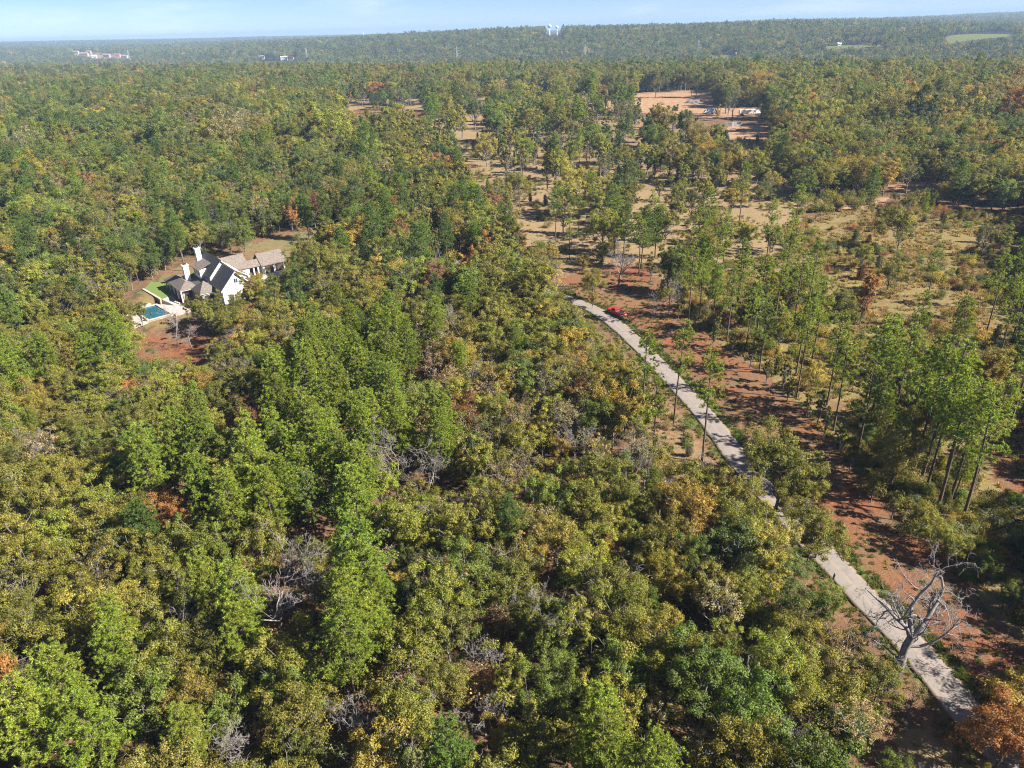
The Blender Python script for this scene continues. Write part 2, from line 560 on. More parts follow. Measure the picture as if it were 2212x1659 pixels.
# ------------------------------------------------------------------ lie of the land: outlines read off the photograph
ROAD_L = [(1226, 650), (1279, 681), (1313, 708), (1356, 750), (1394, 790), (1440, 839), (1488, 898), (1523, 938), (1566, 992), (1606, 1038), (1669, 1102), (1730, 1189), (1769, 1223), (1834, 1306), (1895, 1363), (1982, 1467), (2056, 1550), (2122, 1629)]
ROAD_R = [(1259, 642), (1303, 665), (1348, 696), (1381, 720), (1421, 758), (1448, 785), (1550, 887), (1596, 952), (1647, 1036), (1795, 1184), (1834, 1210), (1886, 1271), (1939, 1324), (2009, 1380), (2078, 1467), (2109, 1515)]
Z = {
    'dirt': [(1215, 628), (1270, 590), (1400, 600), (1470, 680), (1590, 760), (1690, 850), (1790, 930), (1840, 1020), (1900, 1110), (1990, 1170), (2090, 1210), (2130, 1310), (2212, 1390), (2300, 1500), (2260, 1700), (2130, 1560), (2080, 1440), (2010, 1365), (1890, 1255), (1800, 1170), (1660, 1020), (1600, 930), (1450, 770), (1350, 690), (1260, 640)],
    'verge': [(1240, 675), (1300, 712), (1400, 820), (1470, 905), (1560, 1000), (1640, 1090), (1740, 1210), (1660, 1170), (1560, 1100), (1440, 1060), (1360, 1045), (1370, 960), (1395, 900), (1340, 800), (1285, 735)],
    'tanslope': [(1890, 1590), (2000, 1545), (2085, 1605), (2140, 1680), (1930, 1690)],
    'house': [(290, 640), (350, 590), (430, 555), (540, 520), (720, 488), (790, 520), (700, 560), (640, 600), (560, 665), (440, 655), (400, 700), (320, 720), (240, 680)],
    'yard': [(530, 530), (600, 505), (720, 492), (780, 515), (690, 545), (610, 560)],
    'poolslope': [(265, 700), (310, 715), (400, 715), (480, 740), (520, 760), (440, 790), (330, 800), (270, 775)],
    'tan': [(1030, 360), (1120, 345), (1210, 345), (1300, 410), (1680, 410), (1730, 440), (1700, 500), (1650, 570), (1500, 600), (1400, 570), (1290, 530), (1190, 545), (1120, 530), (1110, 420)],
    'corridor': [(980, 255), (1060, 255), (1085, 360), (1000, 362)],
    'plateau': [(735, 212), (1010, 215), (1180, 200), (1200, 260), (1110, 330), (1010, 345), (930, 325), (740, 300)],
    'site': [(1040, 207), (1300, 205), (1530, 193), (1545, 233), (1690, 231), (1695, 250), (1560, 256), (1440, 246), (1250, 236), (1050, 226)],
    'scrape': [(1570, 264), (1690, 274), (1660, 304), (1575, 300)],
    'redsite': [(1350, 207), (1530, 196), (1530, 222), (1370, 230)],
    'redsite2': [(735, 240), (800, 234), (930, 238), (940, 252), (850, 262), (760, 256)],
    'field': [(1690, 480), (1900, 440), (2230, 470), (2260, 840), (2100, 840), (1990, 770), (1900, 710), (1820, 640), (1700, 560)],
    'brush': [(1450, 590), (1700, 545), (1900, 700), (2100, 830), (2260, 880), (2280, 1420), (2130, 1300), (1990, 1160), (1850, 1010), (1690, 840), (1480, 680)],
    'ruts': [(2130, 880), (2240, 870), (2260, 1190), (2150, 1260), (2105, 1150), (2140, 1000)],
    'sandbank': [(1915, 402), (2030, 386), (2045, 410), (1940, 420)],
    'track': [(1700, 436), (1920, 424), (1925, 444), (1715, 456)],
    'gap': [(590, 990), (640, 980), (660, 1040), (620, 1060)],
    'gap2': [(1180, 600), (1400, 560), (1420, 640), (1300, 650)],
    'farfield': [(2040, 80), (2110, 73), (2195, 74), (2190, 80), (2120, 84), (2050, 94)],
    'farmfield': [(1770, 104), (1800, 98), (1905, 97), (1910, 101), (1850, 104), (1790, 107)],
    'roadside': [(1530, 120), (1590, 119), (1590, 124), (1540, 125)],
    'town': [(150, 112), (280, 116), (285, 132), (240, 130), (160, 122)],
    'open': [(930, 320), (1040, 300), (1140, 230), (1460, 255), (1700, 330), (1720, 420), (1560, 600), (1180, 600), (1060, 480), (1000, 360)],
    'swath': [(1120, 535), (1195, 545), (1205, 440), (1170, 350), (1090, 260), (1000, 212), (955, 222), (1005, 300), (1055, 370), (1115, 430)],
    'meadow': [(60, 182), (170, 178), (290, 186), (280, 200), (170, 200), (100, 196)],
}
G = {k: ground_poly(v) for k, v in Z.items()}


def resample(pts, n):
    pts = np.array(pts, float)
    d = np.concatenate([[0], np.cumsum(np.linalg.norm(np.diff(pts, axis=0), axis=1))])
    u = np.linspace(0, d[-1], n)
    return np.stack([np.interp(u, d, pts[:, k]) for k in range(pts.shape[1])], -1)


_l = resample([at(*p)[:2] for p in ROAD_L], 40)
_r = resample([at(*p)[:2] for p in ROAD_R], 40)
_l2 = np.stack([np.interp(np.linspace(190, 48, 40), _l[::-1, 1], _l[::-1, 0]), np.linspace(190, 48, 40)], -1)
_r2 = np.stack([np.interp(np.linspace(190, 48, 40), _r[::-1, 1], _r[::-1, 0]), np.linspace(190, 48, 40)], -1)
cl = list((_l2 + _r2)[2:] / 2)
back = [(55.5, 20), (53.2, 34)]
front = [hit(*p)[:2] for p in [(650, 534), (760, 517), (850, 522), (940, 548), (1000, 569), (1130, 612)]]
ROADC = resample(front + cl[1:] + back[::-1] + [(59, -20)], 200)
for _ in range(5):
    ROADC[1:-1] = (ROADC[:-2] + 2 * ROADC[1:-1] + ROADC[2:]) / 4


def road_dist(x, y):
    p = np.stack([np.asarray(x, float), np.asarray(y, float)], -1)
    out = np.full(p.shape[:-1], 1e9)
    near = p[..., 1] < 320
    q = p[near]
    best = np.full(len(q), 1e9)
    for i in range(0, len(ROADC) - 1):
        a, b = ROADC[i], ROADC[i + 1]
        ab = b - a
        t = np.clip(((q - a) @ ab) / (ab @ ab), 0, 1)
        best = np.minimum(best, np.linalg.norm(q - (a + t[:, None] * ab), axis=1))
    out[near] = best
    return out


# ------------------------------------------------------------------ ground sheet
def make_ground():
    ys = [-60.0]
    while ys[-1] < 14000:
        y = ys[-1]
        ys.append(y + max(.85, .0082 * (y + 20)) if y > 20 else y + 4)
    ys = np.array(ys)
    tx = np.linspace(-1.15, 1.15, 420)
    Y = np.repeat(ys[:, None], len(tx), 1)
    X = tx[None, :] * (Y + 170)
    z = terrain(X, Y)
    rd = road_dist(X, Y)
    lift = (1 - smooth(2.0, 3.4, rd))
    z = z * (1 - lift * .0) - .12 * (smooth(2.4, 3.2, rd) * (1 - smooth(3.4, 4.6, rd)))
    n, m = Y.shape
    v = np.stack([X, Y, z], -1).reshape(-1, 3)
    i = np.arange(n * m).reshape(n, m)
    f = np.stack([i[:-1, :-1], i[:-1, 1:], i[1:, 1:], i[1:, :-1]], -1).reshape(-1, 4)
    me = mesh_np('ground', v, f, M['ground'], True)
    jit_ = []
    for k in range(5):
        a_ = k * 2.2
        rr = 1.6 * (k > 0)
        jit_.append((X + wav(X, Y, 3.2, .3) * 1.2 + wav(X, Y, 11, 1.3) * 2.6 + math.cos(a_) * rr, Y + wav(X, Y, 3.6, 2.3) * 1.2 + wav(X, Y, 12, .7) * 2.6 + math.sin(a_) * rr * 1.4))

    def msk(*names):
        r = np.zeros(X.shape)
        for k in names:
            g = G[k]
            gx, gy = np.array(g).T
            sel = (X > gx.min() - 9) & (X < gx.max() + 9) & (Y > gy.min() - 9) & (Y < gy.max() + 9)
            acc = np.zeros(sel.sum())
            for jx, jy in jit_:
                acc += inside(jx[sel], jy[sel], g)
            r[sel] = np.maximum(r[sel], acc / len(jit_))
        return r
    red = np.maximum(msk('dirt', 'ruts') * .8, msk('redsite', 'redsite2') * .62)
    red = np.maximum(red, msk('poolslope', 'gap2', 'gap') * .9)
    redv = msk('verge') * .45
    red = np.maximum(red, redv)
    tan = np.maximum(msk('tan', 'corridor', 'plateau', 'tanslope', 'town', 'meadow', 'swath'), np.maximum(msk('verge') * .6, msk('open') * .55))
    tan = np.maximum(tan, msk('dirt') * .42)
    tan = np.maximum(tan, msk('yard') * .6)
    tan = np.maximum(tan, msk('house') * .52)
    tan = np.maximum(tan, msk('ruts') * .5)
    sand = np.maximum(msk('sandbank', 'track', 'scrape'), msk('site') * .85)
    sand = np.maximum(sand, msk('plateau', 'corridor') * .25)
    side = X - np.interp(Y, np.sort(ROADC[60:, 1]), ROADC[60:, 0][np.argsort(ROADC[60:, 1])])
    grn = (1 - smooth(2.6, 4.4, rd)) * np.where(side > 0, 1.0, .55) * (Y < 215)
    grn = np.maximum(grn, np.maximum(msk('yard') * .5, msk('house') * .44))
    grn = np.maximum(grn, msk('farfield', 'farmfield', 'roadside') * .75)
    brush = np.maximum(msk('field'), msk('brush'))
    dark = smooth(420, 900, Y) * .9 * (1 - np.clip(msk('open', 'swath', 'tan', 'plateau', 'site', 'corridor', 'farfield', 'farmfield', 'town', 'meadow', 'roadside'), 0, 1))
    tan = np.maximum(tan, msk('farfield', 'farmfield') * .5)
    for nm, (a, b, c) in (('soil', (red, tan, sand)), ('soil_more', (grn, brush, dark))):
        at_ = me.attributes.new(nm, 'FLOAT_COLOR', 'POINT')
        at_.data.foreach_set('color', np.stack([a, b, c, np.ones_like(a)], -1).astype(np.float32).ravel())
    a_ = me.attributes.new('from_lane', 'FLOAT', 'POINT')
    a_.data.foreach_set('value', np.minimum(rd, 60).astype(np.float32).ravel())
    o = link('ground', me)
    tag(o, 'leaf-strewn woodland floor with red dirt and tan grass clearings', kind='structure')


make_ground()


def make_road():
    w = 2.2
    t = np.gradient(ROADC, axis=0)
    t /= np.linalg.norm(t, axis=1)[:, None]
    nrm = np.stack([-t[:, 1], t[:, 0]], -1)
    u = np.linspace(-1, 1, 9)
    jag = wav(np.arange(200) * 1.0, np.arange(200) * .3, 1.1, 1) * .22 + wav(np.arange(200) * 1.0, np.arange(200) * .7, 4.1, 2) * .15
    P_ = ROADC[:, None] + nrm[:, None] * (u[None, :, None] * (w + np.where(abs(u) > .9, 1, 0)[None, :, None] * jag[:, None, None]))
    z = np.max(terrain(P_[..., 0], P_[..., 1]), axis=1)[:, None] + .07 + .05 * (1 - u[None] ** 2)
    v = np.concatenate([P_, z[..., None]], -1)
    v = np.concatenate([v, np.concatenate([P_[:, :1], z[:, :1, None] - .4], -1), np.concatenate([P_[:, -1:], z[:, -1:, None] - .4], -1)], 1)
    order = [9, 0, 1, 2, 3, 4, 5, 6, 7, 8, 10]
    v = v[:, order]
    n, m = v.shape[:2]
    i = np.arange(n * m).reshape(n, m)
    f = np.stack([i[:-1, :-1], i[1:, :-1], i[1:, 1:], i[:-1, 1:]], -1).reshape(-1, 4)
    me = mesh_np('road', v.reshape(-1, 3), f, M['road'], True)
    a = me.attributes.new('across', 'FLOAT', 'POINT')
    acr = np.tile(np.concatenate([[0], (u + 1) / 2, [1]]), n)
    a.data.foreach_set('value', acr.astype(np.float32))
    tag(link('road', me), 'narrow pale asphalt country lane winding through the woods', kind='structure')


make_road()

# ------------------------------------------------------------------ the air
HAZE = 1.15e-4


def make_haze():
    m, nt, out = new_mat('pale_air')
    p = N(nt, 'ShaderNodeVolumePrincipled')
    p.inputs['Color'].default_value = (.36, .52, .74, 1)
    p.inputs['Density'].default_value = HAZE
    p.inputs['Anisotropy'].default_value = 0.0
    nt.links.new(p.outputs[0], out.inputs['Volume'])
    b = MB().box(-22000, 22000, -9000, 16000, -62, 104)
    tag(b.build('haze', m), kind='stuff')


make_haze()


# ------------------------------------------------------------------ tree building
def unit(v):
    return v / np.maximum(np.linalg.norm(v, axis=-1, keepdims=True), 1e-9)


def cards(c, nrm, hl, hw, tone, axis=None):
    """leaf-shaped quads at c facing nrm; axis = the leaf's long direction"""
    n = len(c)
    if axis is None:
        axis = rng.normal(size=(n, 3))
    u = unit(axis - nrm * np.sum(axis * nrm, -1, keepdims=True))
    w = np.cross(nrm, u)
    hl = np.broadcast_to(hl, (n,))[:, None]
    hw = np.broadcast_to(hw, (n,))[:, None]
    fold = nrm * hw * .35
    v = np.stack([c - u * hl, c + w * hw + fold, c + u * hl, c - w * hw + fold], 1).reshape(-1, 3)
    f = np.arange(4 * n).reshape(-1, 4)
    return v, f, tone


def leaf_mesh(name, v, f, tone, mat):
    me = mesh_np(name, v, f, mat)
    a = me.attributes.new('leaf_tone', 'FLOAT_COLOR', 'FACE')
    a.data.foreach_set('color', np.concatenate([tone, np.ones((len(tone), 1))], 1).astype(np.float32).ravel())
    return me


def tubes(segs, n=5):
    """segs: rows p0(3) p1(3) r0 r1 -> one mesh of tapered limbs"""
    s = np.array(segs, float)
    p0, p1, r0, r1 = s[:, :3], s[:, 3:6], s[:, 6], s[:, 7]
    d = unit(p1 - p0)
    h = np.where(np.abs(d[:, 2:3]) < .9, np.array([[0, 0, 1.0]]), np.array([[1.0, 0, 0]]))
    a = unit(np.cross(d, h))
    b = np.cross(d, a)
    t = np.arange(n) * 2 * math.pi / n
    ring = a[:, None] * np.cos(t)[None, :, None] + b[:, None] * np.sin(t)[None, :, None]
    v = np.concatenate([p0[:, None] + ring * r0[:, None, None], p1[:, None] + ring * r1[:, None, None]], 1)
    k = np.arange(n)
    base = (np.arange(len(s)) * 2 * n)[:, None]
    f = np.stack([base + k, base + (k + 1) % n, base + (k + 1) % n + n, base + k + n], -1).reshape(-1, 4)
    return v.reshape(-1, 3), f


def bent(p0, p1, r0, r1, k=3, wob=.12):
    """a limb of k pieces that bends a little"""
    p0, p1 = np.array(p0, float), np.array(p1, float)
    L = np.linalg.norm(p1 - p0)
    pts = [p0 + (p1 - p0) * i / k + (rng.normal(size=3) * wob * L / k if 0 < i < k else 0) for i in range(k + 1)]
    rs = np.linspace(r0, r1, k + 1)
    return [[*pts[i], *pts[i + 1], rs[i], rs[i + 1]] for i in range(k)], pts


def broadleaf(H, rad, base, nl=20, sub=8, per=34, leaf=.17, flat=1.0, ragged=.25, sparse=0.0):
    """uneven broadleaf crown of many leaf sprays carried on limbs; returns (crown mesh, trunk mesh)"""
    cz = (H + base) / 2
    hz = (H - base) / 2
    segs, cs, ns = [], [], []
    tr, pts = bent((0, 0, -.4), (rng.normal() * .3, rng.normal() * .3, base + hz * .55), .26 * H / 13, .13 * H / 13, 5, .05)
    segs += tr
    lean = rng.normal(size=2) * rad * .12
    for i in range(nl):
        ph = i * 2.39996 + rng.normal() * .35
        ct = 1 - 1.55 * (i + .5) / nl
        st = math.sqrt(max(0, 1 - ct * ct))
        q = rng.uniform(.5, .98) + rng.normal() * ragged * .42
        lc = np.array([math.cos(ph) * st * rad * q + lean[0], math.sin(ph) * st * rad * q + lean[1], cz + ct * hz * q * flat])
        lr = rad * rng.uniform(.17, .36)
        a = pts[rng.integers(2, 6)]
        s_, p_ = bent(a, lc, .085, .03, 3, .18)
        segs += s_
        for j in range(sub):
            if rng.random() < sparse:
                e = lc + unit(rng.normal(size=3)) * lr * 1.1
                segs += bent(lc, e, .03, .012, 2, .2)[0]
                continue
            d = unit(rng.normal(size=3) + np.array([0, 0, .35]))
            c0 = lc + d * lr * rng.uniform(.45, 1.05)
            if j % 2 == 0:
                segs.append([*lc, *c0, .028, .012])
            cr = lr * rng.uniform(.25, .47)
            k = int(per * rng.uniform(.6, 1.35))
            off = rng.normal(size=(k, 3)) * cr * np.array([.62, .62, .42])
            cs.append(c0 + off)
            ns.append(unit(off / cr * .8 + d * .55 + np.array([0, 0, .45]) + rng.normal(size=(k, 3)) * .55))
    for i in range(int(rng.integers(2, 6)) if rad > 3 else 0):      # bare limbs poking out of the crown
        ph = rng.random() * 6.283
        a = np.array([math.cos(ph) * rad * .4, math.sin(ph) * rad * .4, cz + hz * rng.uniform(-.1, .4)])
        e = a + unit(np.array([math.cos(ph), math.sin(ph), rng.uniform(.1, .9)])) * rad * rng.uniform(.5, .8)
        s_, p_ = bent(a, e, .07, .03, 4, .25)
        segs += s_
        for p in p_[1:]:
            segs += bent(p, p + unit(rng.normal(size=3) + (e - a) / rad) * rng.uniform(.5, 1.3), .03, .012, 2, .3)[0]
    c = np.concatenate(cs)
    nn = np.concatenate(ns)
    sp = np.concatenate([np.full(len(k), rng.random()) for k in cs])
    tone = np.stack([np.clip(sp * .6 + rng.random(len(c)) * .5, 0, 1), np.clip(rng.normal(.5, .26, len(c)), 0, 1), sp], -1)
    sz = leaf * rng.uniform(.7, 1.25, len(c))
    v, f, tone = cards(c, nn, sz, sz * .68, tone)
    tv, tf = tubes(segs)
    return leaf_mesh('crown', v, f, tone, M['leaf']), mesh_np('trunk', tv, tf, M['bark'], True)


def pine(H, rad, base, dens=1.0, tall=1.0):
    """loblolly-type pine: straight trunk, whorled limbs, tufts of long needles"""
    segs, cs, ax, sp = [], [], [], []
    bend = rng.normal(size=2) * .35

    def tx(z):
        k = (z / H) ** 2
        return np.array([bend[0] * k, bend[1] * k, z])
    zs = np.linspace(-.4, H, 9)
    for i in range(8):
        segs.append([*tx(zs[i]), *tx(zs[i + 1]), .19 * (1 - i / 9.5) + .02, .19 * (1 - (i + 1) / 9.5) + .02])
    z = base
    gap = 1.0
    while z < H - .15:
        t = (z - base) / (H - base)
        prof = (1 - t) ** .48 * min(1, .5 + 2.0 * t)
        nb = rng.integers(4, 7) if t < .85 else 4
        ph0 = rng.random() * 6.28
        for i in range(nb):
            if rng.random() > dens:
                continue
            ph = ph0 + i * 6.283 / nb + rng.normal() * .25
            L = rad * prof * rng.uniform(.65, 1.2) + .35
            up = .12 + .55 * t + rng.normal() * .12
            d = unit(np.array([math.cos(ph), math.sin(ph), up]))
            a = tx(z)
            e = a + d * L
            segs.append([*a, *(a + d * L * .55), .045, .03])
            segs.append([*(a + d * L * .55), *e, .03, .012])
            nt_ = max(3, int(L * 3.4))
            for j in range(nt_):
                q = rng.uniform(.32, 1.05)
                c0 = a + d * L * q + rng.normal(size=3) * np.array([.32, .32, .2]) * (.5 + L * .22)
                k = rng.integers(22, 31)
                dirs = unit(rng.normal(size=(k, 3)) * .8 + d * .7 + np.array([0, 0, .55]))
                cs.append(c0 + dirs * .2)
                ax.append(dirs)
                sp.append(np.full(k, rng.random()))
        z += rng.uniform(.42, .7) * gap * H / 18
    c = np.concatenate(cs)
    axs = np.concatenate(ax)
    s_ = np.concatenate(sp)
    nn = unit(np.cross(axs, rng.normal(size=axs.shape)) + np.array([0, 0, .5]))
    tone = np.stack([np.clip(s_ * .5 + rng.random(len(c)) * .5, 0, 1), np.clip(rng.normal(.5, .25, len(c)), 0, 1), s_], -1)
    v, f, tone = cards(c, nn, rng.uniform(.14, .25, len(c)), rng.uniform(.026, .052, len(c)), tone, axs)
    tv, tf = tubes(segs)
    return leaf_mesh('crown', v, f, tone, M['needle']), mesh_np('trunk', tv, tf, M['pinebark'], True)


def bare(H, spread, r0=.28, levels=5, lean=(0, 0), fork=.42, kids=(3, 5), tw=.018, gnarl=.22, dead=True):
    """leafless tree: trunk and limbs in one mesh, twigs in another"""
    big, small = [], []

    def grow(p, d, L, r, lv):
        k = 4 if lv <= 1 else 3
        pts = [np.array(p, float)]
        dd = np.array(d, float)
        for i in range(k):
            dd = unit(dd + rng.normal(size=3) * gnarl * (.5 if lv == 0 else 1) + np.array([0, 0, .05]))
            pts.append(pts[-1] + dd * L / k)
        rs = np.linspace(r, max(tw, r * (.62 if lv == 0 else .38)), k + 1)
        tgt = big if lv <= 2 else small
        for i in range(k):
            tgt.append([*pts[i], *pts[i + 1], rs[i], rs[i + 1]])
        if lv >= levels:
            return
        nk = rng.integers(kids[0], kids[1] + 1) + (2 if lv == 0 else 0)
        for i in range(nk):
            q = rng.uniform(fork if lv == 0 else .3, 1.0)
            j = min(int(q * k), k - 1)
            b = pts[j] + (pts[j + 1] - pts[j]) * (q * k - j)
            rr = np.interp(q * k, range(k + 1), rs) * rng.uniform(.5, .75)
            side = unit(rng.normal(size=3))
            nd = unit(dd * rng.uniform(.35, .9) + side * spread + np.array([0, 0, .15]))
            grow(b, nd, L * rng.uniform(.42, .68) if lv else L * rng.uniform(.5, .85), max(rr, tw), lv + 1)
    grow((0, 0, -.4), unit(np.array([lean[0], lean[1], 1.0])), H * .52, r0, 0)
    bm, sm = (M['dead'], M['deadtwig']) if dead else (M['bark'], M['deadtwig'])
    zb = np.array(big)
    k = (H - .0) / max(zb[:, 5].max(), np.array(small)[:, 5].max() if small else 0, .1)
    for arr in (big, small):
        for s_ in arr:
            for q in range(6):
                s_[q] *= k
    v, f = tubes(big, 6)
    tm = mesh_np('trunk', v, f, bm, True)
    v, f = tubes(small, 3)
    return mesh_np('twigs', v, f, sm, True), tm


def old_snag():
    """gnarled dead oak: stout trunk, a few heavy crooked limbs, many broken-off twigs"""
    big, small = [], []
    tr, pts = bent((0, 0, -.5), (.9, .1, 6.2), .52, .36, 5, .05)
    big.extend(tr)

    def limb(p, d, L, r, lv):
        k = 5 if lv == 0 else 4 if lv == 1 else 3
        q = [np.array(p, float)]
        dd = unit(np.array(d, float))
        for i in range(k):
            dd = unit(dd + rng.normal(size=3) * (.2 if lv == 0 else .33))
            q.append(q[-1] + dd * L / k)
        rs = np.linspace(r, r * (.35 if lv < 2 else .45), k + 1)
        for i in range(k):
            (big if lv < 2 else small).append([*q[i], *q[i + 1], rs[i], rs[i + 1]])
        if lv == 3:
            return
        for i in range([7, 7, 5][lv]):
            t = rng.uniform(.25, 1.0) * k
            j = min(int(t), k - 1)
            b = q[j] + (q[j + 1] - q[j]) * (t - j)
            nd = unit(dd * .7 + unit(rng.normal(size=3)) * .95)
            limb(b, nd, L * rng.uniform(.28, .55), max(.018, np.interp(t, range(k + 1), rs) * rng.uniform(.4, .65)), lv + 1)
    for z_, d, L, r in ((5, (-.75, .1, 1.0), 6.5, .22), (5, (-.1, .3, 1.3), 7.5, .26), (5, (.7, -.2, 1.15), 7.0, .25), (4, (1.1, .3, .5), 6.5, .2), (4, (1.1, -.4, .05), 6.0, .16), (3, (-.9, -.3, .35), 3.6, .13), (4, (.5, .9, .6), 5.0, .16)):
        limb(pts[z_], d, L, r, 0)
    v, f = tubes(big, 7)
    tm = mesh_np('trunk', v, f, M['dead'], True)
    v, f = tubes(small, 4)
    return mesh_np('twigs', v, f, M['deadtwig'], True), tm


def half_bare(H, rad):
    """thinning crown: many grey twigs with some leaves left on them"""
    tw, tm = bare(H, .8, .2, 4, gnarl=.2, dead=False, fork=.35, kids=(4, 5))
    cr, tr = broadleaf(H, rad, H * .35, 18, 9, 30, .12, sparse=.45)
    return cr, tr


def shrub(H, rad, n=7, per=40, leaf=.16):
    cs, ns, segs = [], [], []
    for i in range(n):
        ph = rng.random() * 6.28
        q = math.sqrt(rng.random()) * rad * .75
        c0 = np.array([math.cos(ph) * q, math.sin(ph) * q, rng.uniform(.35, .85) * H * (1 - .35 * q / rad)])
        segs += bent((0, 0, -.1), c0, .03, .012, 2, .2)[0]
        for j in range(4):
            cc = c0 + rng.normal(size=3) * rad * .22
            k = int(per * rng.uniform(.5, 1.3))
            off = rng.normal(size=(k, 3)) * rad * .2
            cs.append(cc + off)
            ns.append(unit(off / rad * 3 + np.array([0, 0, .5]) + rng.normal(size=(k, 3)) * .6))
    c = np.concatenate(cs)
    c[:, 2] = np.abs(c[:, 2])
    nn = np.concatenate(ns)
    sp = np.concatenate([np.full(len(k), rng.random()) for k in cs])
    tone = np.stack([np.clip(sp * .6 + rng.random(len(c)) * .5, 0, 1), np.clip(rng.normal(.5, .26, len(c)), 0, 1), sp], -1)
    sz = leaf * rng.uniform(.7, 1.3, len(c))
    v, f, tone = cards(c, nn, sz, sz * .62, tone)
    tv, tf = tubes(segs, 4)
    return leaf_mesh('crown', v, f, tone, M['leaf']), mesh_np('trunk', tv, tf, M['bark'], True)


def tuft(nb=46, rad=.8, h=.7):
    ph = rng.random(nb) * 6.28
    q = np.sqrt(rng.random(nb)) * rad
    base = np.stack([np.cos(ph) * q, np.sin(ph) * q, np.zeros(nb)], -1)
    ax = unit(rng.normal(size=(nb, 3)) * .45 + np.array([0, 0, 1.0]))
    hl = rng.uniform(.3, .6, nb) * h
    c = base + ax * hl[:, None] * .9
    nn = unit(np.cross(ax, rng.normal(size=ax.shape)))
    s_ = rng.random(nb)
    tone = np.stack([s_, np.clip(rng.normal(.5, .2, nb), 0, 1), s_], -1)
    v, f, tone = cards(c, nn, hl, rng.uniform(.05, .11, nb), tone, ax)
    return leaf_mesh('tuft', v, f, tone, M['leaf'])


# kind -> list of (foliage mesh, wood mesh, height, crown radius)
V = {}


def variants(key, n, fn):
    V[key] = [fn(i) for i in range(n)]


def _oak(i):
    H, r = [13, 12, 14, 11.5, 13.5, 12.5, 14.5, 12][i], [4.6, 4.9, 4.2, 4.4, 5.1, 3.9, 4.6, 5.0][i]
    return (*broadleaf(H, r, H * .24, 32, 9, 72, .118, ragged=.6), H, r)


variants('oak', 8, _oak)
variants('column', 4, lambda i: (*broadleaf(15.5, [2.3, 2.0, 2.7, 2.4][i], 1.6, 26, 9, 52, .145, ragged=.4), 15.5, 2.3))
variants('thin', 4, lambda i: (*half_bare(12.5, [4.2, 3.8, 4.5, 3.6][i]), 12.5, 4.2))
variants('pine', 6, lambda i: (*pine([18, 17, 19, 18.5, 16.5, 19.5][i], [3.3, 3.0, 3.5, 2.9, 3.3, 3.6][i], [6.5, 5.5, 7.5, 7, 5, 7.5][i]), 18.0, 3.3))
variants('tallpine', 5, lambda i: (*pine([18, 19, 17, 18.5, 20][i], [2.7, 2.4, 2.6, 2.9, 2.5][i], [8, 10, 7.5, 8.5, 10.5][i], .45), 18.5, 2.6))
variants('cedar', 3, lambda i: (*pine([9, 8, 10][i], [2.4, 2.1, 2.2][i], .8, 1.0), 9.0, 2.3))
variants('bare', 6, lambda i: (*bare([13, 12, 14, 11, 13, 12][i], [.7, .8, .6, .75, .65, .85][i], .17, 5, kids=(3, 4), tw=.016, gnarl=.2), 13.0, 4.0))
variants('shrub', 5, lambda i: (*shrub([2.0, 2.6, 1.6, 3.2, 2.2][i], [1.3, 1.6, 1.2, 1.7, 1.5][i], 8, 72, .085), 2.2, 1.4))

TINT = {   # leaf colours
    'olive': (0.188, 0.178, 0.036), 'yellowgreen': (0.222, 0.220, 0.038), 'green': (0.138, 0.178, 0.034), 'tan': (0.276, 0.216, 0.102),
    'golden': (0.31, 0.225, 0.048), 'orange': (0.34, 0.165, 0.055), 'rust': (0.240, 0.114, 0.060), 'darkgreen': (0.096, 0.126, 0.036),
    'pine': (0.205, 0.256, 0.034), 'deeppine': (0.126, 0.186, 0.038), 'pinkdead': (0.408, 0.228, 0.144), 'sage': (0.144, 0.150, 0.066),
}

# ------------------------------------------------------------------ where the trees stand
# marked individually: kind, colour, photo x, y, 'c' crown centre or 'b' foot, size
HAND = []


def hand(kind, tint, mode, pts):
    for p in pts:
        HAND.append((kind, tint, mode, p[0], p[1], p[2] if len(p) > 2 else 1.0))


hand('pine', 'pine', 'c', [(124, 1469, 1.15), (75, 1572, 1.1), (186, 1572, 1.1), (248, 1345, 1.05), (240, 1398), (439, 1241, 1.05), (518, 1295, 1.15), (497, 1096, 1.1), (580, 1075, 1.1), (435, 1026), (315, 1005), (517, 1345), (397, 1585, .8),
     (761, 1055, 1.1), (782, 1220, 1.25), (761, 1324, 1.2), (745, 1386, 1.1), (823, 1353, .8), (1300, 1560, 1.15), (1310, 1630, 1.1), (1424, 1651), (1407, 1046, .6), (740, 1270, 1.1), (800, 1280, 1.0),
     (810, 706, 1.1), (853, 700, 1.1), (667, 745), (722, 765), (814, 771, 1.05), (846, 778), (657, 817, 1.1), (729, 843, 1.1), (778, 804), (846, 843), (772, 758), (700, 875), (856, 895), (771, 901), (953, 895, 1.05), (944, 927),
     (657, 901), (595, 888), (713, 944), (787, 940), (859, 921), (722, 993, 1.1), (771, 1032), (746, 1015), (595, 1041), (683, 716), (1015, 638, .8), (944, 716, .8), (1116, 752, .7), (595, 787), (738, 738),
     (238, 706), (251, 745), (182, 749), (26, 775, 1.1), (91, 752), (5, 800), (426, 898, 1.05), (433, 947, 1.1), (384, 963), (312, 980), (423, 1032, 1.05), (537, 963, 1.1), (586, 937), (596, 807), (651, 820), (602, 885), (667, 752), (495, 1048), (602, 1045), (677, 921), (690, 960), (640, 960), (550, 1020, 1.1), (640, 1010), (835, 735), (790, 870), (815, 830), (880, 740), (690, 790), (750, 690)])
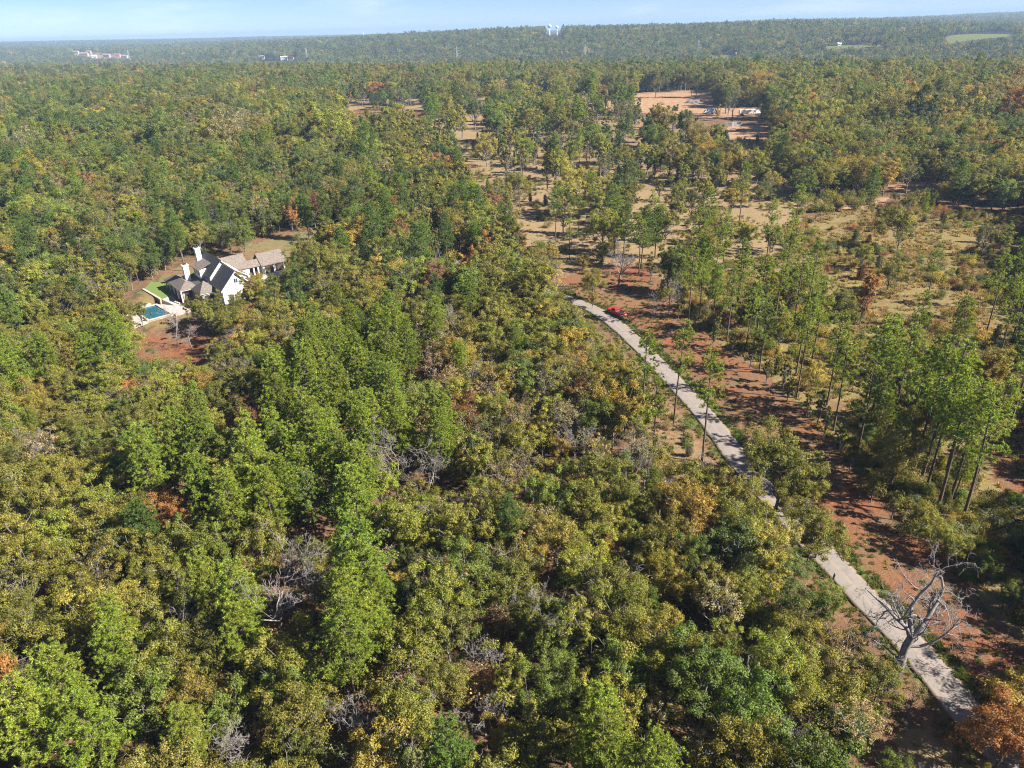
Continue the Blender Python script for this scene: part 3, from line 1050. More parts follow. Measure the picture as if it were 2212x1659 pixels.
hand('pine', 'deeppine', 'c', [(51, 400), (250, 384), (285, 380), (656, 439), (699, 443), (766, 435), (836, 466, 1.1), (410, 427), (425, 460), (59, 513), (968, 1626), (13, 648), (905, 520, 1.15), (100, 410), (330, 460), (1000, 430), (1030, 440), (980, 440), (380, 500), (940, 620, .8), (1390, 490), (1350, 480), (1420, 470), (1320, 430)])
hand('tallpine', 'pine', 'b', [(1455, 916, 1.0), (1516, 997, 1.02), (1385, 919, .95), (1409, 997, .8), (1486, 703), (1634, 722), (1590, 674), (1597, 480), (1656, 557), (1714, 515), (1590, 679), (1634, 727), (1714, 705), (1754, 779), (1786, 875), (1719, 811), (2003, 644, .7), (1961, 798, .9), (1860, 907), (1882, 897), (1898, 904), (1924, 929, 1.1), (2178, 669), (2184, 740), (2176, 933, 1.1),
     (2026, 1097, 1.15), (1974, 1014, 1.15), (1989, 1040, 1.2), (2050, 1090, 1.1), (2000, 1060, 1.1), (1950, 980, 1.1), (2080, 1120, 1.1), (2100, 1060), (2040, 1030), (1380, 590, .9), (1500, 600), (1540, 640), (1560, 590), (1520, 560), (1250, 505, .9), (1280, 480), (1230, 560, .9), (1410, 530, .9), (1330, 520), (1200, 520), (925, 585, .9), (2130, 720), (2150, 800), (1690, 640), (1670, 720), (1740, 690)])
hand('pine', 'pine', 'b', [(2060, 1080, .8), (1930, 1010, .7), (2000, 1020, .75), (1900, 960, .7), (1540, 690, .9), (1510, 640), (2200, 850), (2205, 760, .8)])
hand('bare', None, 'b', [(1445, 679, .85), (385, 745, .75), (415, 752, .6), (860, 1085, 1.0), (940, 1075, .85), (1395, 1090, .95), (1490, 1075, .6), (985, 760, .85), (612, 1400, 1.05), (670, 1340, .95), (400, 1400, .75), (500, 545, .8), (1175, 870, .6), (2062, 801, .7), (770, 400, .9), (790, 392, .8), (885, 505, .9), (915, 490, .8), (200, 600, .8), (180, 680, .9), (165, 650, .9), (1660, 430, .8), (1690, 428, .7), (230, 675, .8), (240, 475, .7), (105, 1010, .7), (290, 330, .7), (1050, 1470, .7), (1475, 1420, .5), (805, 1640, .8), (1690, 1640, .6), (540, 1660, .7), (1215, 1390, .8), (950, 560, .5), (660, 540, .6), (1050, 1590, .6)])
hand('oak', 'orange', 'c', [(340, 1110, .75), (372, 1120, .8), (87, 1180, .65), (2190, 1568, .95), (2070, 850, 1.05), (219, 556, .85), (215, 370, .6), (1885, 600, .7), (500, 1215, .6), (560, 1190, .5), (320, 1085, .6)])
hand('oak', 'rust', 'c', [(2040, 880, .8), (1500, 290, 1.0), (1690, 300, .8), (269, 431, .9), (168, 466, .8), (540, 1180, .6), (1240, 250, .7), (1560, 675, .5), (1120, 830, .45), (1870, 640, .5)])
hand('column', 'pinkdead', 'c', [(1217, 440, .95)])
hand('column', 'orange', 'c', [(1880, 610, .75), (1868, 650, .6)])
hand('oak', 'golden', 'c', [(762, 510, 1.1), (720, 520, .9), (172, 423, .8), (113, 298, 1.1), (75, 300, .9), (39, 466, 1.0), (10, 470, .8), (31, 548, .9), (496, 443, .7), (540, 620, .8), (2150, 790, .9), (2120, 800, .8), (1090, 1590, .6), (1140, 1210, .7), (770, 1140, .5), (1280, 640, .4), (1260, 560, .4), (2230, 1500, 1.0), (1550, 240, .7), (860, 1265, .6), (370, 1160, .5), (1320, 1190, .6), (2150, 225, 1.1), (2170, 210, 1), (1990, 240, .8)])
hand('oak', 'olive', 'c', [(1690, 1000, 1.15), (1660, 965, .75), (1735, 1040, .9), (1780, 1120, .95), (1715, 1085, .6), (1755, 1160, .6), (650, 620, .9), (590, 650, .9), (700, 610, .9), (740, 590, .8), (800, 600, .9), (620, 680, 1.), (520, 690, .9), (480, 690, .7), (430, 670, .55), (300, 670, .55), (1110, 380, 1.0), (1090, 420, .9), (1460, 440, .9), (1440, 470, .9)])
hand('oak', 'olive', 'b', [(430, 702, .62), (470, 690, .6), (455, 712, .5), (520, 690, .62), (545, 672, .55), (570, 655, .5), (500, 715, .6), (600, 640, .6), (255, 665, .6), (285, 690, .45), (620, 628, .6), (640, 612, .6)])
hand('thin', 'tan', 'b', [(235, 690, .7), (205, 680, .75), (270, 640, .5), (320, 560, .7)])
hand('column', 'yellowgreen', 'b', [(1430, 645, .45), (1500, 712, .5), (1580, 765, .42), (1655, 826, .5), (1740, 902, .45), (1812, 975, .5), (1880, 1085, .45), (1470, 672, .6), (1545, 735, .55), (1925, 1122, .5)])
hand('column', 'olive', 'b', [(1405, 610, .6), (1465, 690, .42), (1540, 750, .4), (1620, 795, .5), (1700, 868, .42), (1780, 940, .5), (1835, 1015, .48), (1855, 1050, .55), (1690, 845, .6), (1765, 915, .6)])
hand('pine', 'deeppine', 'b', [(345, 594, .7), (372, 574, .8), (395, 558, .85), (425, 541, .85), (300, 612, .75), (455, 529, .8), (490, 520, .8)])
hand('oak', 'darkgreen', 'b', [(330, 604, .7), (358, 584, .7), (410, 548, .75), (470, 522, .8), (320, 590, .9)])
hand('tallpine', 'pine', 'b', [(1510, 690, .85), (1570, 735, .95), (1640, 800, .9), (1720, 860, .95), (1800, 930, .95), (1850, 985, 1.0), (1610, 760, .85)])
hand('oak', 'yellowgreen', 'c', [(2030, 1145, .6), (1990, 1110, .5), (2060, 1180, .5), (1960, 910, .5), (1280, 600, .7), (560, 640, .7)])
hand('oak', 'green', 'c', [(468, 1531, .9), (1208, 1448, .8), (1170, 1500, .7), (2139, 1223, .4), (2190, 1280, .45), (2196, 1080, .4), (520, 500, .9), (470, 490, .9), (585, 610, .6), (1900, 860, .6), (1880, 930, .5), (1930, 860, .5)])

# no crown may hide these
VIEW = [
    [(352, 600), (425, 535), (560, 545), (612, 530), (622, 585), (545, 640), (480, 660), (400, 645), (352, 640)],
    [(322, 660), (362, 660), (392, 700), (322, 705)],
    [(300, 700), (450, 730), (420, 780), (290, 780)],
    [(1205, 632), (1262, 638), (1310, 662), (1350, 690), (1450, 785), (1440, 840), (1340, 740), (1280, 690)],
    [(1490, 900), (1550, 890), (1600, 955), (1648, 1040), (1610, 1040), (1560, 985)],
    [(1769, 1228), (1834, 1205), (1940, 1320), (2010, 1380), (2125, 1510), (2170, 1659), (2130, 1659), (1990, 1470), (1840, 1310)],
    [(1690, 1110), (1780, 1180), (1760, 1215), (1720, 1180)],
    [(1270, 600), (1380, 620), (1480, 700), (1620, 850), (1760, 960), (1830, 1080), (1790, 1080), (1640, 950), (1470, 780), (1350, 680)],
    [(1850, 1160), (1980, 1180), (2090, 1280), (2200, 1430), (2100, 1440), (1950, 1300)],
    [(1910, 1590), (2000, 1560), (2080, 1610), (2110, 1659), (1930, 1659)],
    [(520, 520), (620, 505), (640, 520), (560, 540)],
    [(935, 545), (1000, 565), (1000, 575), (935, 556)],
    [(1590, 232), (1645, 232), (1645, 256), (1590, 256)],
    [(1380, 202), (1530, 194), (1530, 214), (1390, 218)],
    [(752, 226), (825, 225), (820, 246), (760, 248)], [(870, 227), (912, 228), (908, 240), (870, 242)], [(1270, 228), (1310, 226), (1310, 236), (1275, 238)],
    [(1130, 440), (1180, 440), (1180, 510), (1135, 510)], [(1385, 490), (1425, 490), (1415, 550), (1385, 550)], [(1590, 440), (1690, 440), (1690, 475), (1590, 480)], [(1720, 437), (1915, 428), (1920, 442), (1720, 452)],
    [(1920, 402), (2028, 388), (2036, 408), (1945, 416)], [(1010, 362), (1050, 362), (1060, 395), (1030, 395)], [(1590, 275), (1660, 275), (1650, 300), (1600, 300)], [(1220, 450), (1260, 455), (1260, 480), (1220, 480)], [(1000, 285), (1018, 285), (1018, 330), (1000, 330)], [(1480, 236), (1580, 236), (1580, 252), (1480, 252)],
    [(2040, 80), (2110, 73), (2195, 74), (2190, 80), (2120, 84), (2050, 94)], [(1775, 104), (1805, 97), (1905, 97), (1910, 101), (1850, 104)], [(1535, 120), (1590, 118), (1590, 124), (1540, 125)], [(160, 112), (200, 113), (280, 120), (280, 126), (200, 125), (160, 119)], [(560, 124), (640, 126), (640, 133), (560, 131)],
    [(1180, 64), (1212, 64), (1212, 78), (1180, 78)],
    [(1130, 520), (1185, 530), (1190, 450), (1165, 390), (1140, 390), (1150, 450)],
    [(1950, 560), (2060, 540), (2120, 610), (2000, 640)], [(1750, 520), (1830, 510), (1830, 545), (1760, 550)],
]

D_DENS = dict(dirt=0, verge=.12, tanslope=0, house=0, poolslope=0, tan=.16, corridor=.12, plateau=.28, site=.08, scrape=.1, field=.05, brush=.13, ruts=.02, sandbank=0, track=0, farfield=0, farmfield=0, roadside=0, town=.5, meadow=.25, gap=.1, gap2=.05, yard=0, open=.27, swath=.2)

MOOD_KEYS = ['olive', 'green', 'yellowgreen', 'thin', 'golden', 'orange', 'rust', 'pine', 'darkgreen', 'bare', 'column', 'deeppine']


def mood(u, v, y):
    n = len(u)
    w = np.tile(np.array([.44, .07, .32, .12, .045, .006, .006, .012, .012, .018, 0, .006]), (n, 1))

    def put(mask, row):
        w[mask] = row
    left = (v < 640) & (v >= 200) & (u < 900)
    put(left, [.25, .18, .15, .17, .035, .005, .010, .03, .11, .014, .02, .05])
    put((v < 330) & (v >= 190) & (u < 420), [.18, .18, .12, .10, .05, .004, .004, .18, .10, .005, 0, .18])
    put((v < 560) & (v >= 190) & (u >= np.where(v < 360, 730, 900)) & (u < 1500), [.12, .08, .14, .06, .03, .008, .008, .05, .06, .01, .34, .08])
    put((v < 480) & (v >= 130) & (u >= 1480), [.30, .08, .19, .17, .12, .008, .010, .01, .08, .01, .06, .01])
    put(v < 200, [.30, .14, .12, .22, .05, .004, .006, .03, .10, .006, .0, .06])
    put(v < 140, [.22, .14, .08, .20, .02, .002, .003, .08, .16, .0, .0, .12])
    st = inside(u, v, [(640, 700), (850, 655), (930, 760), (910, 960), (850, 1000), (800, 1120), (700, 1130), (560, 1130), (400, 1050), (420, 930), (560, 930), (580, 860)])
    put(st, [.1, .12, .1, .03, .01, 0, 0, .55, .02, .002, 0, .07])
    put(inside(u, v, [(900, 690), (1130, 700), (1130, 880), (1010, 960), (900, 880)]), [.3, .04, .14, .38, .05, .005, .01, .01, .03, .04, 0, 0])
    put(inside(u, v, [(1130, 720), (1360, 760), (1390, 930), (1120, 960)]), [.34, .06, .26, .16, .11, .012, .015, .01, .03, .02, 0, 0])
    put(inside(u, v, [(0, 1150), (420, 1130), (430, 1330), (0, 1400)]), [.30, .05, .28, .19, .09, .012, .016, .01, .02, .02, 0, 0])
    put(inside(u, v, [(880, 1150), (1500, 1080), (1560, 1500), (1000, 1659), (850, 1500)]), [.44, .06, .33, .09, .07, .008, .008, .004, .012, .014, 0, .006])
    put(inside(u, v, [(1450, 1050), (1760, 1150), (1950, 1500), (1500, 1659)]), [.50, .10, .27, .08, .05, .006, .006, .004, .02, .014, 0, 0])
    return w


def scatter():
    """jittered positions over the plateau, thinned by clearings"""
    out = []
    for y0, y1, s in ((18, 175, 4.7), (175, 430, 6.0), (430, 1120, 9.2), (1120, 2300, 10.5), (2300, 4600, 14.5), (4600, 9500, 24)):
        ys = np.arange(y0, y1, s * .88)
        for k, y in enumerate(ys):
            half = .80 * y + 45
            xs = np.arange(-half, half, s) + (k % 2) * s / 2
            p = np.stack([xs + rng.uniform(-.42, .42, len(xs)) * s, y + rng.uniform(-.42, .42, len(xs)) * s], -1)
            out.append(np.concatenate([p, np.full((len(p), 1), s)], 1))
    return np.concatenate(out)


P0 = scatter()
x, y = P0[:, 0], P0[:, 1]
den = np.ones(len(P0))
for k, dv in D_DENS.items():
    m_ = inside(x + wav(x, y, 9, .5) * 1.5, y, G[k])
    den[m_] = np.minimum(den[m_], dv)
rd = road_dist(x, y)
den[rd < 3.6] = 0
den *= np.clip(1.02 - .55 * smooth(.55, .95, wav(x, y, 26, 7.7)), 0, 1)
den *= 1 - smooth(1150, 1500, y) * .75 * smooth(.25, .8, wav(x, y, 55, 3.7) + .6 * wav(x, y * .5, 120, 1.7))     # natural openings
keep = rng.random(len(P0)) < den
P0 = P0[keep]
x, y = P0[:, 0], P0[:, 1]
z = terrain(x, y)
uv = proj(np.stack([x, y, z + 9], -1))
w = mood(uv[:, 0], uv[:, 1], y)
for k_ in range(w.shape[1]):       # kinds of tree grow in patches
    w[:, k_] *= np.exp(.8 * wav(x, y, 24 + 3 * k_, 1.7 * k_ + .4) + np.where(y > 260, .95, .4) * wav(x, y, 75 + 6 * k_, 2.9 * k_ + 1.1))
w = np.cumsum(w / w.sum(1, keepdims=True), 1)
cls = (rng.random(len(P0))[:, None] > w).sum(1).clip(0, len(MOOD_KEYS) - 1)

# size and variant per point
KINDMAP = {'olive': 'oak', 'green': 'oak', 'yellowgreen': 'oak', 'thin': 'thin', 'golden': 'oak', 'orange': 'oak', 'rust': 'oak', 'pine': 'pine', 'darkgreen': 'oak', 'bare': 'bare', 'column': 'column', 'deeppine': 'pine'}
rows = []          # kind, x, y, z, scale, tint, colour word, hand flag


def jit(c, a=.16):
    k = np.array(c) * (1 + rng.normal(size=3) * np.array([a, a * .5, a]) * .45)
    return np.clip(k * (1 + rng.normal() * a * 1.25), .008, .7)


for kind, tn, mode, px, py, s in HAND:
    s *= float(np.interp(py, [560, 700, 1000, 1150], [1, .9, .84, .76])) if kind not in ('tallpine', 'bare') else 1.06
    H = V[kind][0][2] * s
    rad = V[kind][0][3] * s
    if mode == 'c':
        q = hit(px, py, H * (.72 if kind in ('oak', 'column', 'thin') else .72))
    else:
        q = hit(px, py)
    gz = float(terrain(q[0], q[1]))
    c = jit(TINT[tn], .08) if tn else np.array([.3, .28, .26])
    rows.append([kind, q[0], q[1], gz, s, c, tn or 'grey', True])
hx = np.array([r[1] for r in rows])
hy = np.array([r[2] for r in rows])
hk = np.array([4.6 * r[4] if r[0] in ('oak', 'pine') else 3.5 for r in rows])
SCALE_OF = {4.7: (.48, .84), 6.0: (.62, 1.1), 9.2: (1.0, 1.85), 10.5: (1.0, 1.6), 14.5: (1.2, 1.9), 24.0: (1.25, 1.9)}
n_p = len(P0)
k_all = np.array([KINDMAP[k] for k in MOOD_KEYS])[cls]
lo_hi = np.array([SCALE_OF[float(q)] for q in P0[:, 2]])
s_all = rng.uniform(lo_hi[:, 0], lo_hi[:, 1])
py_ = P0[:, 1]
s_all *= 1 + .3 * np.clip((py_ - 250) / 180, 0, 1) * (py_ < 430)
s_all[((k_all == 'pine') | (k_all == 'column')) & (py_ > 400)] *= .84
H_k = {k: V[k][0][2] for k in V}
R_k = {k: V[k][0][3] for k in V}
H_all = np.array([H_k[k] for k in k_all])
r_all = np.array([R_k[k] for k in k_all])
SAMPLES = ((0, .35), (0, .6), (0, .8), (0, 1.0), (-.95, .6), (.95, .6), (-.7, .85), (.7, .85), (-.7, .4), (.7, .4))


def hides(idx, sc_):
    """which trees would stand in front of something that is seen clear in the photograph"""
    bad = np.zeros(len(idx), bool)
    for a_, h_ in SAMPLES:
        pt = np.stack([P0[idx, 0] + a_ * r_all[idx] * sc_, P0[idx, 1], z[idx] + H_all[idx] * h_ * sc_], -1)
        pp = proj(pt)
        for q in VIEW:
            qx, qy = np.array(q).T
            m = ~bad & (pp[:, 0] > qx.min()) & (pp[:, 0] < qx.max()) & (pp[:, 1] > qy.min()) & (pp[:, 1] < qy.max())
            if m.any():
                w_ = np.where(m)[0]
                bad[w_[inside(pp[w_, 0], pp[w_, 1], q)]] = True
    return bad


left_ = np.arange(n_p)
gone = np.zeros(n_p, bool)
for shrink in (1.0, .72, .5, .34):
    if shrink < 1:
        left_ = left_[P0[left_, 1] < 330]
        s_all[left_] *= shrink / last_
    last_ = shrink
    gone[left_] = False
    bad = hides(left_, s_all[left_])
    left_ = left_[bad]
    gone[left_] = True
    if shrink == 1.0:
        gone_far = gone & (P0[:, 1] >= 330)
gone |= gone_far
for i in range(n_p):
    if gone[i]:
        continue
    px, py, sp = P0[i]
    key = MOOD_KEYS[cls[i]]
    kind = k_all[i]
    s = float(s_all[i])
    if sp <= 6.0 and py < 420 and np.any((hx - px) ** 2 + (hy - py) ** 2 < hk ** 2):
        continue
    if key == 'thin':
        c = jit(TINT['tan'] if rng.random() < .6 else TINT['olive'])
        tn = 'tan'
    elif kind == 'column':
        tn = ['yellowgreen', 'olive', 'darkgreen', 'golden'][rng.choice(4, p=[.45, .3, .15, .1])]
        c = jit(TINT[tn])
    elif key == 'bare':
        c, tn = np.array([.3, .28, .26]), 'grey'
    else:
        tn = key
        c = jit(TINT[key], .15) * (1 if py < 1200 else rng.uniform(.55, 1.4))
    if kind == 'pine' and rng.random() < .15:
        kind = 'tallpine'
    rows.append([kind, px, py, z[i], s, c, tn, False])

# shrubs and saplings over the brushy ground, verges and clearings
def shrubs_in(name, spacing, cols, lo=.5, hi=1.1):
    g = np.array(G[name])
    x0, y0 = g.min(0)
    x1, y1 = g.max(0)
    xs, ys = np.meshgrid(np.arange(x0, x1, spacing), np.arange(y0, y1, spacing))
    xs = xs.ravel() + rng.uniform(-.5, .5, xs.size) * spacing
    ys = ys.ravel() + rng.uniform(-.5, .5, ys.size) * spacing
    m = inside(xs, ys, g) & (road_dist(xs, ys) > 3.4) & (rng.random(xs.size) < np.clip(.35 + wav(xs, ys, 13, 3.1) * 1.1, .06, .95))
    for px, py in zip(xs[m], ys[m]):
        tn = cols[rng.integers(len(cols))]
        kind = 'shrub' if rng.random() < .95 else 'cedar'
        rows.append([kind, px, py, float(terrain(px, py)), rng.uniform(lo, hi) * (1 if kind == 'shrub' else .5), jit(TINT[tn]), tn, False])


shrubs_in('brush', 2.1, ['olive', 'yellowgreen', 'green', 'sage', 'yellowgreen', 'olive', 'tan', 'golden'])
shrubs_in('field', 2.7, ['olive', 'yellowgreen', 'tan', 'sage', 'green', 'olive', 'golden', 'rust'], .35, 1.15)
shrubs_in('open', 5.5, ['olive', 'yellowgreen', 'green', 'tan', 'sage'], .5, 1.2)
qx = rng.uniform(-150, 150, 2600)
qy = rng.uniform(25, 300, 2600)
okk = (road_dist(qx, qy) > 4.5) & (np.abs(qx) < .8 * qy + 20)
for nm_ in ('dirt', 'verge', 'house', 'poolslope', 'brush', 'field', 'ruts', 'tan', 'open', 'swath', 'tanslope', 'gap', 'yard'):
    okk &= ~inside(qx, qy, G[nm_])
for a_, b_ in zip(qx[okk], qy[okk]):
    tn = ['olive', 'green', 'sage', 'tan', 'yellowgreen', 'rust'][rng.choice(6, p=[.28, .2, .15, .2, .14, .03])]
    rows.append(['shrub', a_, b_, float(terrain(a_, b_)), rng.uniform(.9, 2.1), jit(TINT[tn]), tn, False])
shrubs_in('verge', 3.4, ['olive', 'green', 'tan', 'sage'], .35, .8)
shrubs_in('tan', 9, ['olive', 'green', 'tan'], .5, 1.0)
shrubs_in('house', 6, ['green', 'olive'], .3, .55)
_pq = hit(1789, 1282)
rows = [r for r in rows if r[7] or math.hypot(r[1] - _pq[0] + .5, r[2] - _pq[1] + 2.5) > 4.2]
rows = [r for r in rows if not (r[0] in ('shrub', 'cedar') and inside(np.array([r[1]]), np.array([r[2]]), [(-112, 172), (-60, 178), (-60, 232), (-112, 232)])[0])]

# ------------------------------------------------------------------ individuals (the largest in view) and masses
kinds = np.array([r[0] for r in rows])
pos = np.array([[r[1], r[2], r[3]] for r in rows])
scl = np.array([r[4] for r in rows])
Hk = np.array([V[k][0][2] for k in kinds]) * scl
pc = proj(pos + np.stack([0 * Hk, 0 * Hk, Hk * .7], -1))
dist = np.linalg.norm(pos - np.array([0, 0, CAM_Z]), axis=1)
view = (pc[:, 0] > 4) & (pc[:, 0] < PW - 4) & (pc[:, 1] > 0) & (pc[:, 1] < PH - 4) & (pos[:, 1] > 5)
handf = np.array([r[7] for r in rows])
rank = np.where(view, Hk / dist, 0) * np.where(handf, 1.6, 1.0)

NOUN = {'oak_tree': 'oak', 'autumn_tree': 'autumn tree', 'pine_tree': 'pine', 'bare_tree': 'bare tree', 'shrub': 'shrub', 'thinning_tree': 'thin-leaved tree', 'cedar_tree': 'small cedar', 'tall_pine': 'tall pine', 'columnar_tree': 'narrow upright tree'}


def kname(k, tn):
    if k == 'oak':
        return 'autumn_tree' if tn in ('golden', 'orange', 'rust') else 'oak_tree'
    return {'column': 'columnar_tree', 'thin': 'thinning_tree', 'pine': 'pine_tree', 'tallpine': 'tall_pine', 'cedar': 'cedar_tree', 'bare': 'bare_tree', 'shrub': 'shrub'}[k]


names = np.array([kname(r[0], r[6]) for r in rows])
LIMIT = {'oak_tree': 300, 'autumn_tree': 120, 'pine_tree': 240, 'tall_pine': 120, 'bare_tree': 110, 'shrub': 290, 'thinning_tree': 110, 'cedar_tree': 40, 'columnar_tree': 120}
single = np.zeros(len(rows), bool)
for k, lim in LIMIT.items():
    idx = np.where((names == k) & (rank > 0))[0]
    idx = idx[np.argsort(-rank[idx])][:lim]
    if k in ('shrub', 'cedar_tree'):
        idx = idx[rank[idx] > .003]
    single[idx] = True

CWORD = {'olive': 'olive', 'green': 'mid-green', 'yellowgreen': 'yellow-green', 'tan': 'tan', 'golden': 'golden', 'orange': 'orange', 'rust': 'rust-red', 'darkgreen': 'dark green', 'pine': 'bright green', 'deeppine': 'deep green', 'pinkdead': 'pinkish', 'sage': 'grey-green', 'grey': 'grey'}
MARKS = [('the red pickup', 1330, 672), ('the swimming pool', 340, 680), ('the white house', 500, 600), ('the detached garage', 583, 553), ('the white trailer', 1617, 241), ('the big dead tree at the lane', 1960, 1370), ('the leaning wooden post', 1795, 1260),
         ('the orange tree at the lane corner', 2160, 1560), ('the tall white snag', 1336, 590), ('the sandbank on the right', 1975, 402), ('the bottom left corner', 0, 1659), ('the bottom edge centre', 1106, 1659), ('the bottom right corner', 2212, 1659),
         ('the left edge at half height', 0, 830), ('the right edge at half height', 2212, 830), ('the bright pine stand', 780, 800), ('the two pines by the lane', 1490, 880), ('the oak over the lane', 1664, 1010), ('the pine clump by the ruts', 2020, 980),
         ('the red dirt slope below the pool', 350, 760), ('the curve of the lane', 1240, 650), ('the driveway bend', 970, 558), ('the golden trees by the house', 760, 515), ('the orange-topped tree', 355, 1110), ('the grey snags in the near wood', 860, 1040), ('the pale bare pair at lower left', 630, 1350),
         ('the tan clearing', 1280, 480), ('the pinkish dead pine', 1217, 440), ('the left edge by the yellow crowns', 60, 300), ('the top left woods', 300, 220), ('the red dirt site', 1450, 210), ('the far right woods', 2100, 280), ('the middle of the photo', 1106, 830), ('the near wood below centre', 1150, 1250), ('the near wood at lower centre-right', 1550, 1450), ('the left wood', 150, 950), ('the left foreground', 200, 1250), ('the lower centre-left pines', 780, 1290), ('the brushy field', 2050, 620)]
ORD = ['', 'second ', 'third ', 'fourth ', 'fifth ', 'sixth ', 'seventh ', 'eighth ', 'ninth ', 'tenth ', 'eleventh ', 'twelfth ', 'thirteenth ', 'fourteenth ', 'fifteenth ', 'sixteenth ', 'seventeenth ', 'eighteenth ', 'nineteenth ', 'twentieth '] + ['twenty-' + q for q in ('first ', 'second ', 'third ', 'fourth ', 'fifth ', 'sixth ', 'seventh ', 'eighth ', 'ninth ')]
mx = np.array([[a[1], a[2]] for a in MARKS], float)
groups_lab = {}
for i in np.where(single)[0]:
    d = np.hypot(mx[:, 0] - pc[i, 0], (mx[:, 1] - pc[i, 1]) * 1.2)
    j = int(np.argmin(d))
    dx, dy = pc[i] - mx[j]
    side = ('left of' if dx < 0 else 'right of') if abs(dx) > abs(dy) else ('beyond' if dy < 0 else 'in front of')
    if 'edge' in MARKS[j][0] or 'corner' in MARKS[j][0]:
        side = 'near'
    groups_lab.setdefault((names[i], rows[i][6], j, side), []).append((d[j], i))
LAB = {}
for (nm, tn, j, side), lst in groups_lab.items():
    lst.sort()
    for q, (_, i) in enumerate(lst):
        noun = NOUN[nm]
        col = CWORD[tn]
        if nm == 'bare_tree':
            col = 'grey leafless'
            noun = 'tree'
        a = f'{col} {noun} {side} {MARKS[j][0]}'
        if len(lst) > 1 and q > 0 or len(lst) > 1:
            a += f', {ORD[q]}nearest' if q < len(ORD) else ', among the farthest'
        LAB[i] = a
CAT = {'oak_tree': 'oak', 'autumn_tree': 'autumn tree', 'pine_tree': 'pine', 'tall_pine': 'pine', 'bare_tree': 'dead tree', 'shrub': 'shrub', 'thinning_tree': 'tree', 'cedar_tree': 'cedar', 'columnar_tree': 'tree'}
GRP = {'oak_tree': 'oaks of the wood', 'autumn_tree': 'trees in autumn colour', 'pine_tree': 'pines of the wood', 'tall_pine': 'tall bare-stemmed pines', 'bare_tree': 'leafless trees', 'shrub': 'shrubs on the brushy ground', 'thinning_tree': 'trees losing their leaves', 'cedar_tree': 'young cedars', 'columnar_tree': 'narrow upright trees'}
proto = {}
for i in np.where(single)[0]:
    k, px, py, pz, s, c, tn, hf = rows[i]
    vi = int(rng.integers(len(V[k])))
    crown, trunk = V[k][vi][0], V[k][vi][1]
    o = thing(names[i], LAB[i], CAT[names[i]], (px, py, pz), rng.uniform(0, 6.283), GRP[names[i]])
    wide = rng.uniform(.9, 1.12)
    o.scale = (s * wide, s * wide * rng.uniform(.92, 1.08), s * rng.uniform(.95, 1.06))
    a = link('trunk', trunk, o)
    b = link('twigs' if k == 'bare' else 'crown', crown, o)
    b['tint'] = [float(q) for q in c]
    proto.setdefault((k, vi), (b, a))
# make sure every variant exists once so that the masses can borrow its shape
for k in V:
    for vi in range(len(V[k])):
        if (k, vi) not in proto:
            alt = [q for (kk, _), q in proto.items() if kk == k]
            if alt:
                proto[(k, vi)] = alt[0]


def mass(name, label, idx, kind):
    """one object holding the trees past the count of individuals"""
    if not len(idx):
        return
    n = len(idx)
    me = bpy.data.meshes.new(name)
    me.vertices.add(n)
    me.vertices.foreach_set('co', pos[idx].astype(np.float32).ravel())

    def attr(nm, typ, key, arr):
        a = me.attributes.new(nm, typ, 'POINT')
        a.data.foreach_set(key, np.ascontiguousarray(arr).ravel())
    tint = np.array([rows[i][5] for i in idx], np.float32)
    attr('tint', 'FLOAT_COLOR', 'color', np.concatenate([tint, np.ones((n, 1), np.float32)], 1))
    s = scl[idx]
    wd = rng.uniform(.88, 1.15, n)
    attr('size', 'FLOAT_VECTOR', 'vector', np.stack([s * wd, s * wd * rng.uniform(.9, 1.1, n), s * rng.uniform(.92, 1.1, n)], -1).astype(np.float32))
    attr('turn', 'FLOAT_VECTOR', 'vector', np.stack([np.zeros(n), np.zeros(n), rng.uniform(0, 6.283, n)], -1).astype(np.float32))
    srcs = [proto[(kind, vi)] for vi in range(len(V[kind])) if (kind, vi) in proto]
    attr('pick', 'INT', 'value', rng.integers(0, len(srcs), n).astype(np.int32))
    o = link(name, me)
    tag(o, label, kind='stuff')
    ng = bpy.data.node_groups.new(name, 'GeometryNodeTree')
    ng.interface.new_socket('Geometry', in_out='INPUT', socket_type='NodeSocketGeometry')
    ng.interface.new_socket('Geometry', in_out='OUTPUT', socket_type='NodeSocketGeometry')
    gi, go = ng.nodes.new('NodeGroupInput'), ng.nodes.new('NodeGroupOutput')
    jn = ng.nodes.new('GeometryNodeJoinGeometry')
    for cr, tr in srcs:
        j2 = ng.nodes.new('GeometryNodeJoinGeometry')
        for ob in (cr, tr):
            if ob is None:
                continue
            oi = ng.nodes.new('GeometryNodeObjectInfo')
            oi.transform_space = 'ORIGINAL'
            oi.inputs['Object'].default_value = ob
            ng.links.new(oi.outputs['Geometry'], j2.inputs[0])
        g2 = ng.nodes.new('GeometryNodeGeometryToInstance')
        ng.links.new(j2.outputs[0], g2.inputs[0])
        ng.links.new(g2.outputs[0], jn.inputs[0])
    ip = ng.nodes.new('GeometryNodeInstanceOnPoints')
    ng.links.new(gi.outputs[0], ip.inputs['Points'])
    ng.links.new(jn.outputs[0], ip.inputs['Instance'])
    ip.inputs['Pick Instance'].default_value = True

    def named(nm, typ, sock):
        a = ng.nodes.new('GeometryNodeInputNamedAttribute')
        a.data_type = typ
        a.inputs['Name'].default_value = nm
        ng.links.new([q for q in a.outputs if q.enabled][0], ip.inputs[sock])
    named('pick', 'INT', 'Instance Index')
    named('turn', 'FLOAT_VECTOR', 'Rotation')
    named('size', 'FLOAT_VECTOR', 'Scale')
    ng.links.new(ip.outputs[0], go.inputs[0])
    md = o.modifiers.new('spread', 'NODES')
    md.node_group = ng
    return o


